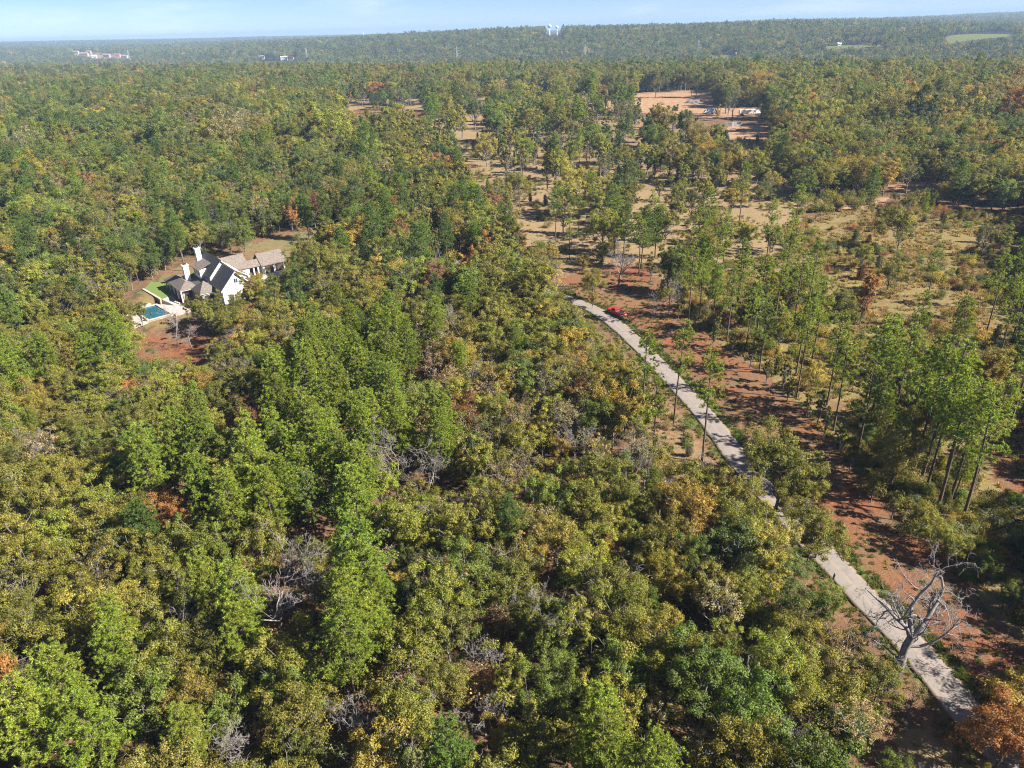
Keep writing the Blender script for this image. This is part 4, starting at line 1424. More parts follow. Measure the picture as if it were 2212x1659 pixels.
MASSNAME = {'oak': ('oak_woodland', 'broad mass of olive and yellow-green oak wood to the horizon'), 'column': ('upright_woodland', 'mass of narrow upright trees around the tan clearings'), 'thin': ('thinning_woodland', 'mass of tan half-bare trees in the far woods'),
            'pine': ('pine_woodland', 'mass of green pines through the far woods'), 'tallpine': ('tall_pine_woodland', 'mass of bare-stemmed pines in the far woods'), 'bare': ('bare_woodland', 'mass of grey leafless trees in the far woods'),
            'shrub': ('undergrowth', 'low olive and tan brush over the field and clearings'), 'cedar': ('cedar_undergrowth', 'small young cedars in the brush')}
for k, (nm, lb) in MASSNAME.items():
    mass(nm, lb, np.where(~single & (kinds == k))[0], k)

# ------------------------------------------------------------------ grass tufts
def grass_cover():
    """weeds and dry grass: too many to count"""
    global V, kinds, pos, scl, rows
    V['tuft'] = [(tuft(46, .8, .7), None, .7, .8), (tuft(40, .6, .95), None, .9, .6)]
    pts, tin, sc = [], [], []
    dry = [(.33, .25, .12), (.29, .22, .09), (.19, .16, .055), (.33, .22, .13)]
    grn = [(.10, .13, .03), (.14, .15, .04), (.08, .12, .03)]

    def fill(name, n, cols, lo, hi, edge=3.2):
        g = np.array(G[name])
        a, b = g.min(0), g.max(0)
        q = rng.uniform(a, b, (n * 2, 2))
        m = inside(q[:, 0], q[:, 1], g) & (road_dist(q[:, 0], q[:, 1]) > edge)
        m &= rng.random(len(q)) < np.clip(.45 + wav(q[:, 0], q[:, 1], 7, 1.9) * .9, .03, 1)
        q = q[m][:n]
        for p in q:
            pts.append((*p, float(terrain(p[0], p[1]))))
            tin.append(jit(cols[rng.integers(len(cols))], .1))
            sc.append(rng.uniform(lo, hi))
    fill('brush', 7000, dry + grn[:2], .5, 1.15)
    fill('field', 6500, dry, .5, 1.2)
    fill('verge', 1100, dry + grn, .35, .8, 2.7)
    fill('dirt', 3200, dry + grn, .3, .6, 2.6)
    fill('tan', 1600, dry, .5, 1.0)
    fill('tanslope', 120, dry, .3, .6)
    fill('ruts', 250, dry, .4, .8)
    # green strip along the lane
    for i in range(0, 2200):
        k = rng.integers(60, 190)
        a, b = ROADC[k], ROADC[k + 1]
        t = unit((b - a)[None])[0]
        nrm = np.array([-t[1], t[0]])
        if nrm[0] < 0:
            nrm = -nrm
        off = rng.uniform(2.1, 4.3) * (1 if rng.random() < .68 else -.95)
        p = a + (b - a) * rng.random() + nrm * off
        pts.append((*p, float(terrain(*p))))
        tin.append(jit(grn[rng.integers(3)], .12))
        sc.append(rng.uniform(.25, .6))
    n0 = len(rows)
    for p, t, s in zip(pts, tin, sc):
        rows.append(['tuft', *p, s, t, 'dry', False])
    kinds = np.concatenate([kinds, ['tuft'] * len(pts)])
    pos = np.concatenate([pos, np.array(pts)])
    scl = np.concatenate([scl, sc])
    # the first two tufts live in the mass object's own shapes
    a = link('grass', V['tuft'][0][0], None, tuple(pts[0]))
    b = link('weeds', V['tuft'][1][0], None, tuple(pts[1]))
    for o, lb in ((a, 'tuft of dry grass in the brushy strip'), (b, 'tall dry weeds in the brushy strip')):
        o['tint'] = [.26, .19, .08]
        tag(o, lb, kind='stuff')
    proto[('tuft', 0)] = (a, None)
    proto[('tuft', 1)] = (b, None)
    mass('dry_grass', 'tan dry grass and weeds over the clearings and verges', np.arange(n0 + 2, len(rows)), 'tuft')


grass_cover()

# ------------------------------------------------------------------ the house
HX, HY = -77.0, 193.2
HROT = math.atan2(.633, .774)
house = thing('house', 'white country house with steep brown gabled roofs, left slopes coloured dark as shade, among the trees', 'house', (HX, HY, float(terrain(HX, HY))), HROT)


def window(parent, x, y, z, w, h, face, n=1):
    """frame and pane set 3 mm proud of a wall; face is the wall's outward side"""
    f, g = MB(), MB()
    t = .07
    if face in ('-x', '+x'):
        sx = -1 if face == '-x' else 1
        a, b = sorted((x, x + sx * .08))
        c, d = sorted((x + sx * .01, x + sx * .045))
        for y0, y1, z0, z1 in ((y, y + w, z, z + t), (y, y + w, z + h - t, z + h), (y, y + t, z + t, z + h - t), (y + w - t, y + w, z + t, z + h - t), (y + w / 2 - .03, y + w / 2 + .03, z + t, z + h - t)):
            f.box(a, b, y0, y1, z0, z1)
        g.box(c, d, y + t, y + w - t, z + t, z + h - t)
    else:
        a, b = sorted((y, y - .08))
        c, d = sorted((y - .01, y - .045))
        for x0, x1, z0, z1 in ((x, x + w, z, z + t), (x, x + w, z + h - t, z + h), (x, x + t, z + t, z + h - t), (x + w - t, x + w, z + t, z + h - t), (x + w / 2 - .03, x + w / 2 + .03, z + t, z + h - t)):
            f.box(x0, x1, a, b, z0, z1)
        g.box(x + t, x + w - t, c, d, z + t, z + h - t)
    o = f.build('window', M['white'], parent)
    g.build('pane', M['glass'], o)
    return o


# front gabled block
w = MB().prism_y([(-4.2, -.5), (4.2, -.5), (4.2, 4.45), (0, 8.75), (-4.2, 4.45)], 0, 8.95)
wall = w.build('wall', M['white'], house)
rf = MB().slab([(0, -.5, 9.15), (0, 9.3, 9.15), (-4.75, 9.3, 4.25), (-4.75, -.5, 4.25)], .22)
r1 = rf.build('roof', M['shingle_shaded'], house)
r1['label'] = 'steep left roof slope coloured dark for its shade'
MB().slab([(.004, -.5, 9.15), (4.75, -.5, 4.25), (4.75, 9.3, 4.25), (.004, 9.3, 9.15)], .22).build('roof', M['shingle'], house)
tr = MB()
for sx in (-1, 1):
    tr.slab([(0, -.62, 8.98), (0, -.5, 8.98), (sx * 4.75, -.5, 4.08), (sx * 4.75, -.62, 4.08)], .3)
tr.build('rake_board', M['white'], house)
for xx in (-2.6, 1.4):
    window(house, xx, 0, .9, 1.3, 1.7, '-y')
window(house, -.6, 0, 5.6, 1.2, 1.3, '-y')
# taller block behind
MB().prism_y([(-4.1, -.5), (6.7, -.5), (6.7, 4.2), (-.2, 10.1), (-4.1, 6.0)], 9.0, 22).build('wall', M['white'], house)
MB().slab([(-.2, 8.6, 10.45), (-.2, 22.4, 10.45), (-4.6, 22.4, 5.85), (-4.6, 8.6, 5.85)], .22).build('roof', M['shingle_shaded'], house)['label'] = 'steep left roof slope coloured dark for its shade'
MB().slab([(-.196, 8.6, 10.45), (3.2, 8.6, 7.0), (7.3, 8.6, 4.2), (7.3, 22.4, 4.2), (3.2, 22.4, 7.0), (-.196, 22.4, 10.45)], .22).build('roof', M['shingle'], house)
tb = MB()
for p, q in (((-.2, 10.3), (3.2, 6.85)), ((3.2, 6.85), (7.3, 4.05))):
    tb.slab([(p[0], 8.46, p[1]), (p[0], 8.6, p[1]), (q[0], 8.6, q[1]), (q[0], 8.46, q[1])], .3)
tb.build('rake_board', M['white'], house)
# cross wing, link and garage behind to the right
MB().prism_x([(15.3, -.5), (21.7, -.5), (21.7, 4.6), (18.5, 7.9), (15.3, 4.6)], 6.75, 9.2).build('wall', M['white'], house)
for q in ([(1.6, 18.5, 8.3), (9.6, 18.5, 8.3), (9.6, 14.8, 4.7), (4.4, 14.8, 4.7)], [(1.6, 18.504, 8.3), (4.4, 22.3, 4.7), (9.6, 22.3, 4.7), (9.6, 18.504, 8.3)]):
    MB().slab(q, .2).build('roof', M['shingle'], house)
MB().box(9.25, 14.2, 22.2, 23.2, -.5, 3.0).build('wall', M['white'], house)
for q in ([(9.0, 21.5, 4.9), (14.6, 21.5, 4.9), (14.6, 19.5, 3.1), (9.0, 19.5, 3.1)], [(9.0, 21.504, 4.9), (9.0, 23.6, 3.1), (14.6, 23.6, 3.1), (14.6, 21.504, 4.9)]):
    MB().slab(q, .18).build('roof', M['shingle'], house)
lk = MB()
for xx in (9.6, 11.0, 12.6, 14.0):
    MB().box(xx - .2, xx + .2, 19.9, 20.3, -.5, 2.85).build('porch_post', M['white'], house)
MB().box(9.3, 14.3, 19.9, 20.3, 2.855, 3.05).build('porch_beam', M['white'], house)
MB().box(9.3, 14.2, 22.1, 22.19, -.3, 2.6).build('shade_panel', M['darkwood'], house)  # dark sheet added across the back wall so the open bays look shaded
# lean-to on the right of the gable
MB().prism_y([(4.21, -.5), (9.3, -.5), (9.3, 2.6), (4.21, 3.6)], 1.6, 8.4).build('wall', M['white'], house)
MB().slab([(4.3, 1.2, 4.1), (9.8, 1.2, 2.85), (9.8, 8.8, 2.85), (4.3, 8.8, 4.1)], .18).build('roof', M['shingle'], house)
for xx in (4.9, 6.9):
    window(house, xx, 1.6, .6, 1.5, 1.7, '-y')
# left lower roof with the clerestory and dormer above it
MB().prism_y([(-8.2, -.5), (-4.11, -.5), (-4.11, 4.3), (-8.2, 3.0)], 9.2, 22).build('wall', M['white'], house)
MB().slab([(-4.62, 9.0, 4.55), (-4.62, 22.2, 4.55), (-8.7, 22.2, 3.15), (-8.7, 9.0, 3.15)], .2).build('roof', M['shingle_shaded'], house)
for k in range(4):
    window(house, -4.1, 9.8 + k * 1.25, 4.75, .95, .95, '-x')
MB().box(-5.2, -1.6, 13.9, 19.6, 4.6, 7.35).build('dormer_wall', M['white'], house)
MB().slab([(-5.75, 13.5, 7.4), (-1.5, 13.5, 8.95), (-1.5, 20.0, 8.95), (-5.75, 20.0, 7.4)], .18).build('dormer_roof', M['shingle'], house)
for k in range(3):
    window(house, -5.2, 14.5 + k * 1.7, 5.5, 1.0, 1.45, '-x')
# chimneys
for cx, cy_, z0, z1, nm in ((-2.6, 21.0, 6, 11.8, 'far'), (-7.7, 18.3, 1, 8.3, 'near')):
    c = MB().box(cx - .75, cx + .75, cy_ - .6, cy_ + .6, z0, z1).build('chimney', M['white'], house, .03)
    MB().box(cx - .9, cx + .9, cy_ - .75, cy_ + .75, z1 + .002, z1 + .25).build('chimney_cap', M['white'], c)
    MB().box(cx - .4, cx + .4, cy_ - .3, cy_ + .3, z1 + .252, z1 + .6).build('flue', M['black'], c)


def hip(x0, x1, y0, y1, ze, zr, inset, mat, along='y'):
    if along == 'y':
        xm = (x0 + x1) / 2
        a, b = (xm, y0 + inset, zr), (xm, y1 - inset, zr)
        qs = [[(x0, y0, ze), a, b, (x0, y1, ze)], [(x1, y0, ze), (x1, y1, ze), b, a], [(x0, y0, ze), (x1, y0, ze), a], [(x1, y1, ze), (x0, y1, ze), b]]
    else:
        ym = (y0 + y1) / 2
        a, b = (x0 + inset, ym, zr), (x1 - inset, ym, zr)
        qs = [[(x0, y0, ze), (x1, y0, ze), b, a], [(x0, y1, ze), a, b, (x1, y1, ze)], [(x0, y0, ze), a, (x0, y1, ze)], [(x1, y0, ze), (x1, y1, ze), b]]
    m = MB()
    for q in qs:
        m.slab(q, .16)
    o = m.build('roof', mat, house)
    MB().box(x0 + .05, x1 - .05, y0 + .05, y1 - .05, ze - .3, ze - .17).build('fascia', M['white'], o)
    return o


MB().box(-11.4, -8.21, 13, 26.2, -.5, 2.85).build('wall', M['stonebuff'], house)
window(house, -11.1, 13, .1, 2.5, 2.3, '-y')  # wide dark pane added to stand in for the shade under the porch
hip(-12.3, -6.6, 12, 27, 3.1, 4.75, 3.0, M['shingle'])
for k in range(5):
    MB().box(-12.1, -11.75, 12.3 + k * 3.55, 12.65 + k * 3.55, -.5, 2.79).build('porch_post', M['white'], house)
for k in range(4):
    window(house, -11.4, 13.6 + k * 3.1, .1, 2.1, 2.3, '-x')
MB().box(-8.3, -4.21, 5.4, 11.6, -.5, 2.85).build('wall', M['stonebuff'], house)
hip(-9.0, -3.6, 4.9, 12.1, 3.1, 5.6, 2.6, M['shingle'], 'x')
window(house, -7.9, 5.4, .3, 3.0, 2.1, '-y')  # dark glass added here as painted shade on the front wing
# detached garage
gar = thing('garage', 'detached garage with a broad brown shingled roof beside the house', 'garage', house.location, HROT)
MB().prism_x([(19.5, -.5), (26.0, -.5), (26.0, 3.0), (22.75, 5.8), (19.5, 3.0)], 15.3, 22.6).build('wall', M['white'], gar)
for q in ([(14.8, 22.75, 6.15), (23.2, 22.75, 6.15), (23.2, 19.0, 3.0), (14.8, 19.0, 3.0)], [(14.8, 22.754, 6.15), (14.8, 26.5, 3.0), (23.2, 26.5, 3.0), (23.2, 22.754, 6.15)]):
    MB().slab(q, .2).build('roof', M['shingle'], gar)
for xx in (16.0, 19.4):
    MB().box(xx, xx + 2.7, 19.44, 19.497, 0, 2.4).build('garage_door', M['darkwood'], gar)
# forecourt
fc = MB()
def yard_slab(name, pts, zt, t, mat, label):
    m = MB()
    v = [(p[0], p[1], zt) for p in pts]
    m.slab(v, t)
    return m.build(name, mat)


def world_h(x, y):
    return (HX + .774 * x - .633 * y, HY + .633 * x + .774 * y)


gz0 = float(terrain(HX, HY))
dw = yard_slab('driveway', [world_h(10, -1), world_h(26, 4), world_h(27, 19.5), world_h(14.5, 18.8), world_h(10, 12)], gz0 + .32, .9, M['paver'], '')
tag(dw, kind='structure')
# ------------------------------------------------------------------ pool terrace
zp = -1.2
zz4 = lambda a, b: ((340 + a * .3436) * .72, (700 + b * .3436) * .72)
pa = at(*zz4(505, 703), zp)[:2]
pb = at(*zz4(312, 756), zp)[:2]
ex = (pb - pa)
pl = np.linalg.norm(ex)
ex = ex / pl
ey = np.array([ex[1], -ex[0]])
if ey[1] < 0:
    ey = -ey
PLEN = 11.0
pool = thing('swimming_pool', 'raised blue swimming pool with buff stone walls and pale coping', 'pool', (pa[0], pa[1], zp), math.atan2(ex[1], ex[0]))
hand_ = 1 if (ex[0] * ey[1] - ex[1] * ey[0]) > 0 else -1


def pbx(m, x0, x1, y0, y1, z0, z1):
    a, b = sorted((y0 * hand_, y1 * hand_))
    return m.box(x0, x1, a, b, z0, z1)


pw = pl
s_ = MB()
pbx(s_, -.5, pw + .5, -.5, -.02, -3.6, -.02)
pbx(s_, -.5, 0, 0, PLEN, -3.6, -.02)
pbx(s_, pw, pw + .5, 0, PLEN, -3.6, -.02)
pbx(s_, -.5, pw + .5, PLEN, PLEN + .5, -3.6, -.02)
s_.build('pool_wall', M['stonebuff'], pool)
cp = MB()
pbx(cp, -.6, pw + .6, -.6, .1, 0, .12)
pbx(cp, -.6, .1, .102, PLEN - .1, 0, .12)
pbx(cp, pw - .1, pw + .6, .102, PLEN - .1, 0, .12)
pbx(cp, -.6, pw + .6, PLEN - .098, PLEN + .6, 0, .12)
cp.build('coping', M['stonewhite'], pool)
pbx(MB(), 0, pw, 0, PLEN, -1.6, -.12).build('water', M['water'], pool)
sp_ = MB()
pbx(sp_, pw * .15, pw * .85, PLEN + .8, PLEN + 3.2, -.3, .45)
spo = sp_.build('spa_wall', M['stonewhite'], pool)
pbx(MB(), pw * .25, pw * .75, PLEN + 1.15, PLEN + 2.85, .452, .47).build('spa_water', M['water'], spo)
dk = MB()
pbx(dk, -5.0, -.62, -1.5, PLEN + 5, -3.4, -.06)
pbx(dk, -.618, pw + 4.5, PLEN + .62, PLEN + 5, -3.4, -.06)
pbx(dk, pw + .62, pw + 4.5, -1.0, PLEN + .618, -3.4, -.06)
d_ = dk.build('pool_deck', M['paver'])
d_.location, d_.rotation_euler = pool.location, pool.rotation_euler
tag(d_, kind='structure')
# lawn terrace and its wall
lw = [at(*zz4(268, 487), .25)[:2], at(*zz4(420, 575), .25)[:2], at(*zz4(545, 520), .25)[:2], at(*zz4(500, 440), .25)[:2], at(*zz4(330, 420), .25)[:2]]
lm, nt_, out_ = new_mat('mown_lawn')
geo_ = N(nt_, 'ShaderNodeNewGeometry')
pp_ = N(nt_, 'ShaderNodeBsdfPrincipled')
pp_.inputs['Roughness'].default_value = .95
nt_.links.new(mix(nt_, noise(nt_, geo_.outputs['Position'], 1.5, 5), (.07, .12, .02), (.13, .17, .035)), pp_.inputs['Base Color'])
nt_.links.new(pp_.outputs[0], out_.inputs['Surface'])
lo_ = MB().slab([(*p, .25) for p in lw], 2.3).build('lawn', lm)
tag(lo_, 'small green lawn terrace above the pool', kind='structure')
rw = thing('retaining_wall', 'buff stone retaining wall with pale cap below the small lawn', 'wall', (*lw[0], -1.3))


def wall_seg(a, b, z0, z1, th, name, mat, parent, base):
    a, b = np.array(a) - base[:2], np.array(b) - base[:2]
    t = unit((b - a)[None])[0]
    n_ = np.array([t[1], -t[0]]) * th / 2
    q = [(*(a + n_), z1), (*(b + n_), z1), (*(b - n_), z1), (*(a - n_), z1)]
    return MB().slab(q, z1 - z0).build(name, mat, parent)


bs = np.array([*lw[0], -1.3])
nn_ = unit((lw[1] - lw[0])[None])[0]
off_ = np.array([nn_[1], -nn_[0]]) * .25
wall_seg(lw[0] + off_, lw[1] + off_, -1.5, 1.66, .45, 'stone_wall', M['stonebuff'], rw, bs)
wall_seg(lw[0] + off_, lw[1] + off_, 1.662, 1.80, .62, 'wall_cap', M['stonewhite'], rw, bs)
st = thing('stone_steps', 'flight of pale stone steps from the lawn down to the pool deck', 'steps', (*lw[1], -1.25))
e0, e1 = lw[1], lw[2]
t_ = unit((e1 - e0)[None])[0]
n_ = np.array([t_[1], -t_[0]])
L_ = np.linalg.norm(e1 - e0)
for k in range(7):
    o0 = e0 + n_ * (.05 + k * .62)
    q = [o0, o0 + t_ * L_, o0 + t_ * L_ + n_ * .6, o0 + n_ * .6]
    zt = 1.38 - k * .2
    MB().slab([(p[0] - e0[0], p[1] - e0[1], zt) for p in q], zt + .4).build('step', M['stonewhite'], st)

# ------------------------------------------------------------------ red pickup on the verge
tp = hit(1331, 679)
tnose = hit(1306, 672)
trk = thing('pickup_truck', 'red pickup truck parked on the grass at the lane edge', 'pickup', (tp[0], tp[1], float(terrain(tp[0], tp[1]))), math.atan2(.80, -.60) - math.pi / 2)
trk.rotation_euler.z = math.atan2(.86, -.5) - math.pi / 2


def T(name, mb, mat, parent=trk, bevel=.03):
    return mb.build(name, mat, parent, bevel)


# along +y is the nose; overall 5.7 x 2.0
body = T('body', MB().prism_x([(-2.8, .45), (2.75, .45), (2.85, .6), (2.85, .98), (2.7, 1.1), (1.15, 1.2), (-.75, 1.2), (-.75, 1.13), (-2.8, 1.13)], -.98, .98), M['red'], bevel=.05)
T('cab', MB().add([(-.92, -.7, 1.202), (.92, -.7, 1.202), (.92, 1.2, 1.202), (-.92, 1.2, 1.202), (-.76, -.5, 1.84), (.76, -.5, 1.84), (.76, .5, 1.86), (-.76, .5, 1.86)], [(0, 3, 2, 1), (4, 5, 6, 7), (0, 1, 5, 4), (1, 2, 6, 5), (2, 3, 7, 6), (3, 0, 4, 7)]), M['red'], bevel=.06)
T('windscreen', MB().add([(-.8, 1.18, 1.26), (.8, 1.18, 1.26), (.7, .57, 1.79), (-.7, .57, 1.79)], [(0, 1, 2, 3)]), M['glass'], bevel=0).location = (0, .03, .02)
T('rear_window', MB().add([(-.75, -.69, 1.3), (.75, -.69, 1.3), (.66, -.54, 1.74), (-.66, -.54, 1.74)], [(3, 2, 1, 0)]), M['glass'], bevel=0).location = (0, -.015, 0)
for sx in (-1, 1):
    T('side_window', MB().add([(sx * .915, -.55, 1.28), (sx * .915, 1.0, 1.28), (sx * .80, .48, 1.76), (sx * .80, -.46, 1.76)], [(0, 1, 2, 3)]), M['glass'], bevel=0).location = (sx * .012, 0, 0)
    T('headlight', MB().box(sx * .82 - .14, sx * .82 + .14, 2.83, 2.875, .78, .96), M['chrome'], bevel=0)
    T('tail_light', MB().box(sx * .88 - .09, sx * .88 + .09, -2.84, -2.79, .75, 1.05), M['lampred'], bevel=0)
    T('mirror', MB().box(sx * 1.06 - .1, sx * 1.06 + .1, .72, .84, 1.25, 1.45), M['red'])
    for yy in (-1.75, 1.75):
        wh = T('wheel', MB().tube((sx * .78, yy, .40), (sx * 1.0, yy, .40), .40, .40, 18), M['tyre'], bevel=0)
        T('rim', MB().tube((sx * .995, yy, .40), (sx * 1.012, yy, .40), .24, .22, 12), M['chrome'], wh, 0)
bd = MB()
bd.box(-.82, .82, -2.7, -.85, 1.132, 1.14)
T('bed_liner', bd, M['black'], bevel=0)
rl = MB()
rl.box(-.98, -.83, -2.8, -.78, 1.132, 1.30).box(.83, .98, -2.8, -.78, 1.132, 1.30).box(-.82, .82, -.85, -.78, 1.142, 1.30)
T('bed_rail', rl, M['red'])
T('tailgate', MB().box(-.82, .82, -2.8, -2.72, 1.142, 1.30), M['red'])
T('bumper', MB().box(-.95, .95, -2.98, -2.81, .5, .7), M['chrome'])
T('bumper', MB().box(-.95, .95, 2.86, 2.98, .48, .66), M['chrome'])
T('grille', MB().box(-.62, .62, 2.84, 2.872, .72, .96), M['black'], bevel=0)

# ------------------------------------------------------------------ the big dead tree and the tall white snag
rng = np.random.default_rng(42)
q = hit(1922, 1478)
tw_, tk_ = old_snag()
bt = thing('bare_tree', 'biggest dead tree, grey and gnarled, leaning over the lower lane', 'dead tree', (q[0], q[1], float(terrain(q[0], q[1]))), .1, GRP['bare_tree'])
bt.scale = (1.12, 1.12, 1.15)
link('trunk', tk_, bt)
link('twigs', tw_, bt)
q = hit(1336, 618)
tw_, tk_ = bare(16.0, .45, .34, 5, fork=.55, kids=(3, 4), tw=.025, gnarl=.16)
bt = thing('bare_tree', 'tall pale snag with upswept limbs beyond the red pickup', 'dead tree', (q[0], q[1], float(terrain(q[0], q[1]))), .7, GRP['bare_tree'])
link('trunk', tk_, bt)
link('twigs', tw_, bt)

# leaning post by the lane
q = hit(1789, 1282)
po = thing('wooden_post', 'thin dark leaning wooden post at the left edge of the lane', 'post', (q[0], q[1], float(terrain(q[0], q[1]))))
MB().tube((0, 0, -.4), (.32, .05, 3.3), .15, .12, 8).build('post_shaft', M['darkwood'], po)
MB().tube((.34, .05, 3.302), (.345, .05, 3.4), .12, .05, 8).build('post_cap', M['dead'], po)

# fallen logs and pale branches
LOGS = [(1770, 494, 1786, 490, .10, 'pale fallen branch on the brushy mound', 'dead'), (1684, 520, 1696, 524, .12, 'short pale log on the bare mound', 'dead'), (1590, 282, 1610, 282, .35, 'long dark log lying by the far brush pile', 'log'),
        (1298, 627, 1318, 616, .16, 'bent pale branch lying near the tall snag', 'dead'), (1560, 245, 1572, 244, .3, 'dark log beside the far cab truck', 'log'), (2110, 1000, 2175, 1004, .10, 'thin dark pole lying across the rutted ground', 'log'), (1475, 1060, 1515, 1040, .12, 'forked pale branch in the near verge', 'dead')]
for x0, y0, x1, y1, r_, lb, mt in LOGS:
    a, b = hit(x0, y0), hit(x1, y1)
    a[2], b[2] = float(terrain(a[0], a[1])) + r_ * .8, float(terrain(b[0], b[1])) + r_ * .8
    d = b - a
    lg = thing('fallen_log', lb, 'log', tuple(a))
    m_ = (d / 2 + np.array([0, 0, r_ * .6]))
    MB().tube((0, 0, 0), m_, r_, r_ * .85, 8).tube(m_, d, r_ * .85, r_ * .6, 8).build('log_stem', M[mt], lg)
    n_ = np.array([-d[1], d[0], 0]) / max(np.linalg.norm(d), .1)
    MB().tube(d * .55, d * .55 + (n_ * .9 + d / np.linalg.norm(d) * .8 + np.array([0, 0, .6])) * min(1.5, np.linalg.norm(d) * .3), r_ * .5, r_ * .2, 6).build('log_limb', M[mt], lg)

# ------------------------------------------------------------------ far work site: trailer, truck, piles
q0, q1 = hit(1596, 250), hit(1641, 248)
d = q1 - q0
tl = np.linalg.norm(d[:2])
tr_ = thing('semi_trailer', 'long white box trailer parked at the far red dirt site', 'trailer', (*((q0 + q1) / 2)[:2], float(terrain(*((q0 + q1) / 2)[:2]))), math.atan2(d[1], d[0]))
hl = tl / 2
MB().box(-hl, hl, -1.5, 1.5, 1.25, 4.4).build('trailer_box', M['vehwhite'], tr_, .06)
MB().box(-hl, hl, -.6, .6, .95, 1.245).build('chassis', M['black'], tr_)
for k in range(6):
    MB().box(-hl + (k + .5) * tl / 6 - .06, -hl + (k + .5) * tl / 6 + .06, -1.55, -1.503, 1.3, 4.35).build('side_rib', M['steel'], tr_)
for xx in (-hl + 1.6, -hl + 3.0):
    for sy in (-1, 1):
        MB().tube((xx, sy * 1.0, .5), (xx, sy * 1.4, .5), .5, .5, 14).build('wheel', M['tyre'], tr_)
for sy in (-1, 1):
    MB().box(hl - 3.2, hl - 3.0, sy * .8 - .1, sy * .8 + .1, 0, .95).build('landing_leg', M['steel'], tr_)
q = hit(1531, 246)
bx = thing('box_truck', 'pale blue box truck with white cab at the far work site', 'truck', (q[0], q[1], float(terrain(q[0], q[1]))), R(8))
MB().box(-1.5, 5.0, -1.3, 1.3, 1.0, 4.0).build('cargo_box', M['vehblue'], bx, .05)
cabo = MB().prism_y([(-4.2, .6), (-1.6, .6), (-1.6, 3.0), (-3.3, 3.0), (-3.9, 1.9), (-4.2, 1.8)], -1.15, 1.15).build('cab', M['vehwhite'], bx, .06)
MB().add([(-3.95, -1.0, 1.95), (-3.95, 1.0, 1.95), (-3.36, 1.0, 2.9), (-3.36, -1.0, 2.9)], [(0, 1, 2, 3)]).build('windscreen', M['glass'], cabo).location = (-.03, 0, .02)
MB().box(-4.0, 4.9, -.5, .5, .6, .995).build('chassis', M['black'], bx)
for xx in (-3.1, 3.2):
    for sy in (-1, 1):
        MB().tube((xx, sy * .9, .5), (xx, sy * 1.2, .5), .5, .5, 14).build('wheel', M['tyre'], bx)


def heap(name, label, cat, x, y, w, h, mat, n=60):
    q = hit(x, y)
    o = thing(name, label, cat, (q[0], q[1], float(terrain(q[0], q[1]))))
    segs = []
    for i in range(n):
        p = rng.normal(size=3) * np.array([w * .33, w * .16, 0])
        p[2] = abs(rng.normal()) * h * .4 * math.exp(-(p[0] / w * 2) ** 2)
        dd = unit(rng.normal(size=3) * np.array([1, .8, .45])) * rng.uniform(.1, .3) * w * .6
        segs.append([*(p - dd / 2), *(p + dd / 2), .14, .07])
    v, f = tubes(segs, 5)
    link('branches', mesh_np('branches', v, f, mat), o)
    b = MB()
    k = 18
    ring = [(math.cos(2 * math.pi * i / k) * w * .5 * rng.uniform(.85, 1.1), math.sin(2 * math.pi * i / k) * w * .26 * rng.uniform(.85, 1.1), -.1) for i in range(k)]
    mid = [(p[0] * .6, p[1] * .6, h * rng.uniform(.45, .75)) for p in ring]
    b.add(ring + mid + [(0, 0, h * .8)], [(i, (i + 1) % k, (i + 1) % k + k, i + k) for i in range(k)] + [(i + k, (i + 1) % k + k, 2 * k) for i in range(k)])
    b.build('mound', M['purple'], o)


heap('brush_pile', 'dark brush pile on the tan ground below the white trailer', 'brush pile', 1582, 271, 17, 3.0, M['log'])
heap('brush_pile', 'grey slash heap by the red dirt bank', 'brush pile', 1500, 222, 20, 3.2, M['purple'])
heap('brush_pile', 'low grey heap of timber left of the box truck', 'brush pile', 1480, 249, 14, 1.8, M['dead'], 40)
heap('brush_pile', 'brushy heap of pale branches at the pool slope', 'brush pile', 475, 755, 5, 1.2, M['dead'], 50)

# ------------------------------------------------------------------ far landmarks
def pylon(px, py, H, label):
    q = hit(px, py)
    o = thing('transmission_tower', label, 'pylon', (q[0], q[1], float(terrain(q[0], q[1]))), rng.uniform(-.2, .4), 'transmission towers along the valley')
    m = []
    b, wst, t = H * .11, H * .035, H * .02
    lv = [(0, b), (H * .55, wst), (H, t)]
    for sx in (-1, 1):
        for sy in (-1, 1):
            for (z0, w0), (z1, w1) in zip(lv, lv[1:]):
                m.append([sx * w0, sy * w0, z0, sx * w1, sy * w1, z1, .34, .26])
    for i in range(9):
        z0, z1 = H * i / 10, H * (i + 1) / 10
        w0, w1 = (np.interp(z_, [p[0] for p in lv], [p[1] for p in lv]) for z_ in (z0, z1))
        for s1, s2, s3, s4 in ((-1, -1, 1, -1), (1, -1, 1, 1), (1, 1, -1, 1), (-1, 1, -1, -1)):
            m.append([s1 * w0, s2 * w0, z0, s3 * w1, s4 * w1, z1, .2, .2])
            m.append([s3 * w0, s4 * w0, z0, s1 * w1, s2 * w1, z1, .12, .12])
    v, f = tubes(m, 4)
    link('lattice', mesh_np('lattice', v, f, M['steel']), o)
    for k in (.62, .76, .9):
        aw = H * (.2 if k < .8 else .15)
        v, f = tubes([[-aw, 0, H * k, aw, 0, H * k, .18, .18], [-aw, 0, H * k, 0, 0, H * (k + .05), .12, .12], [aw, 0, H * k, 0, 0, H * (k + .05), .12, .12]], 4)
        link('crossarm', mesh_np('crossarm', v, f, M['steel']), o)
    return o, H


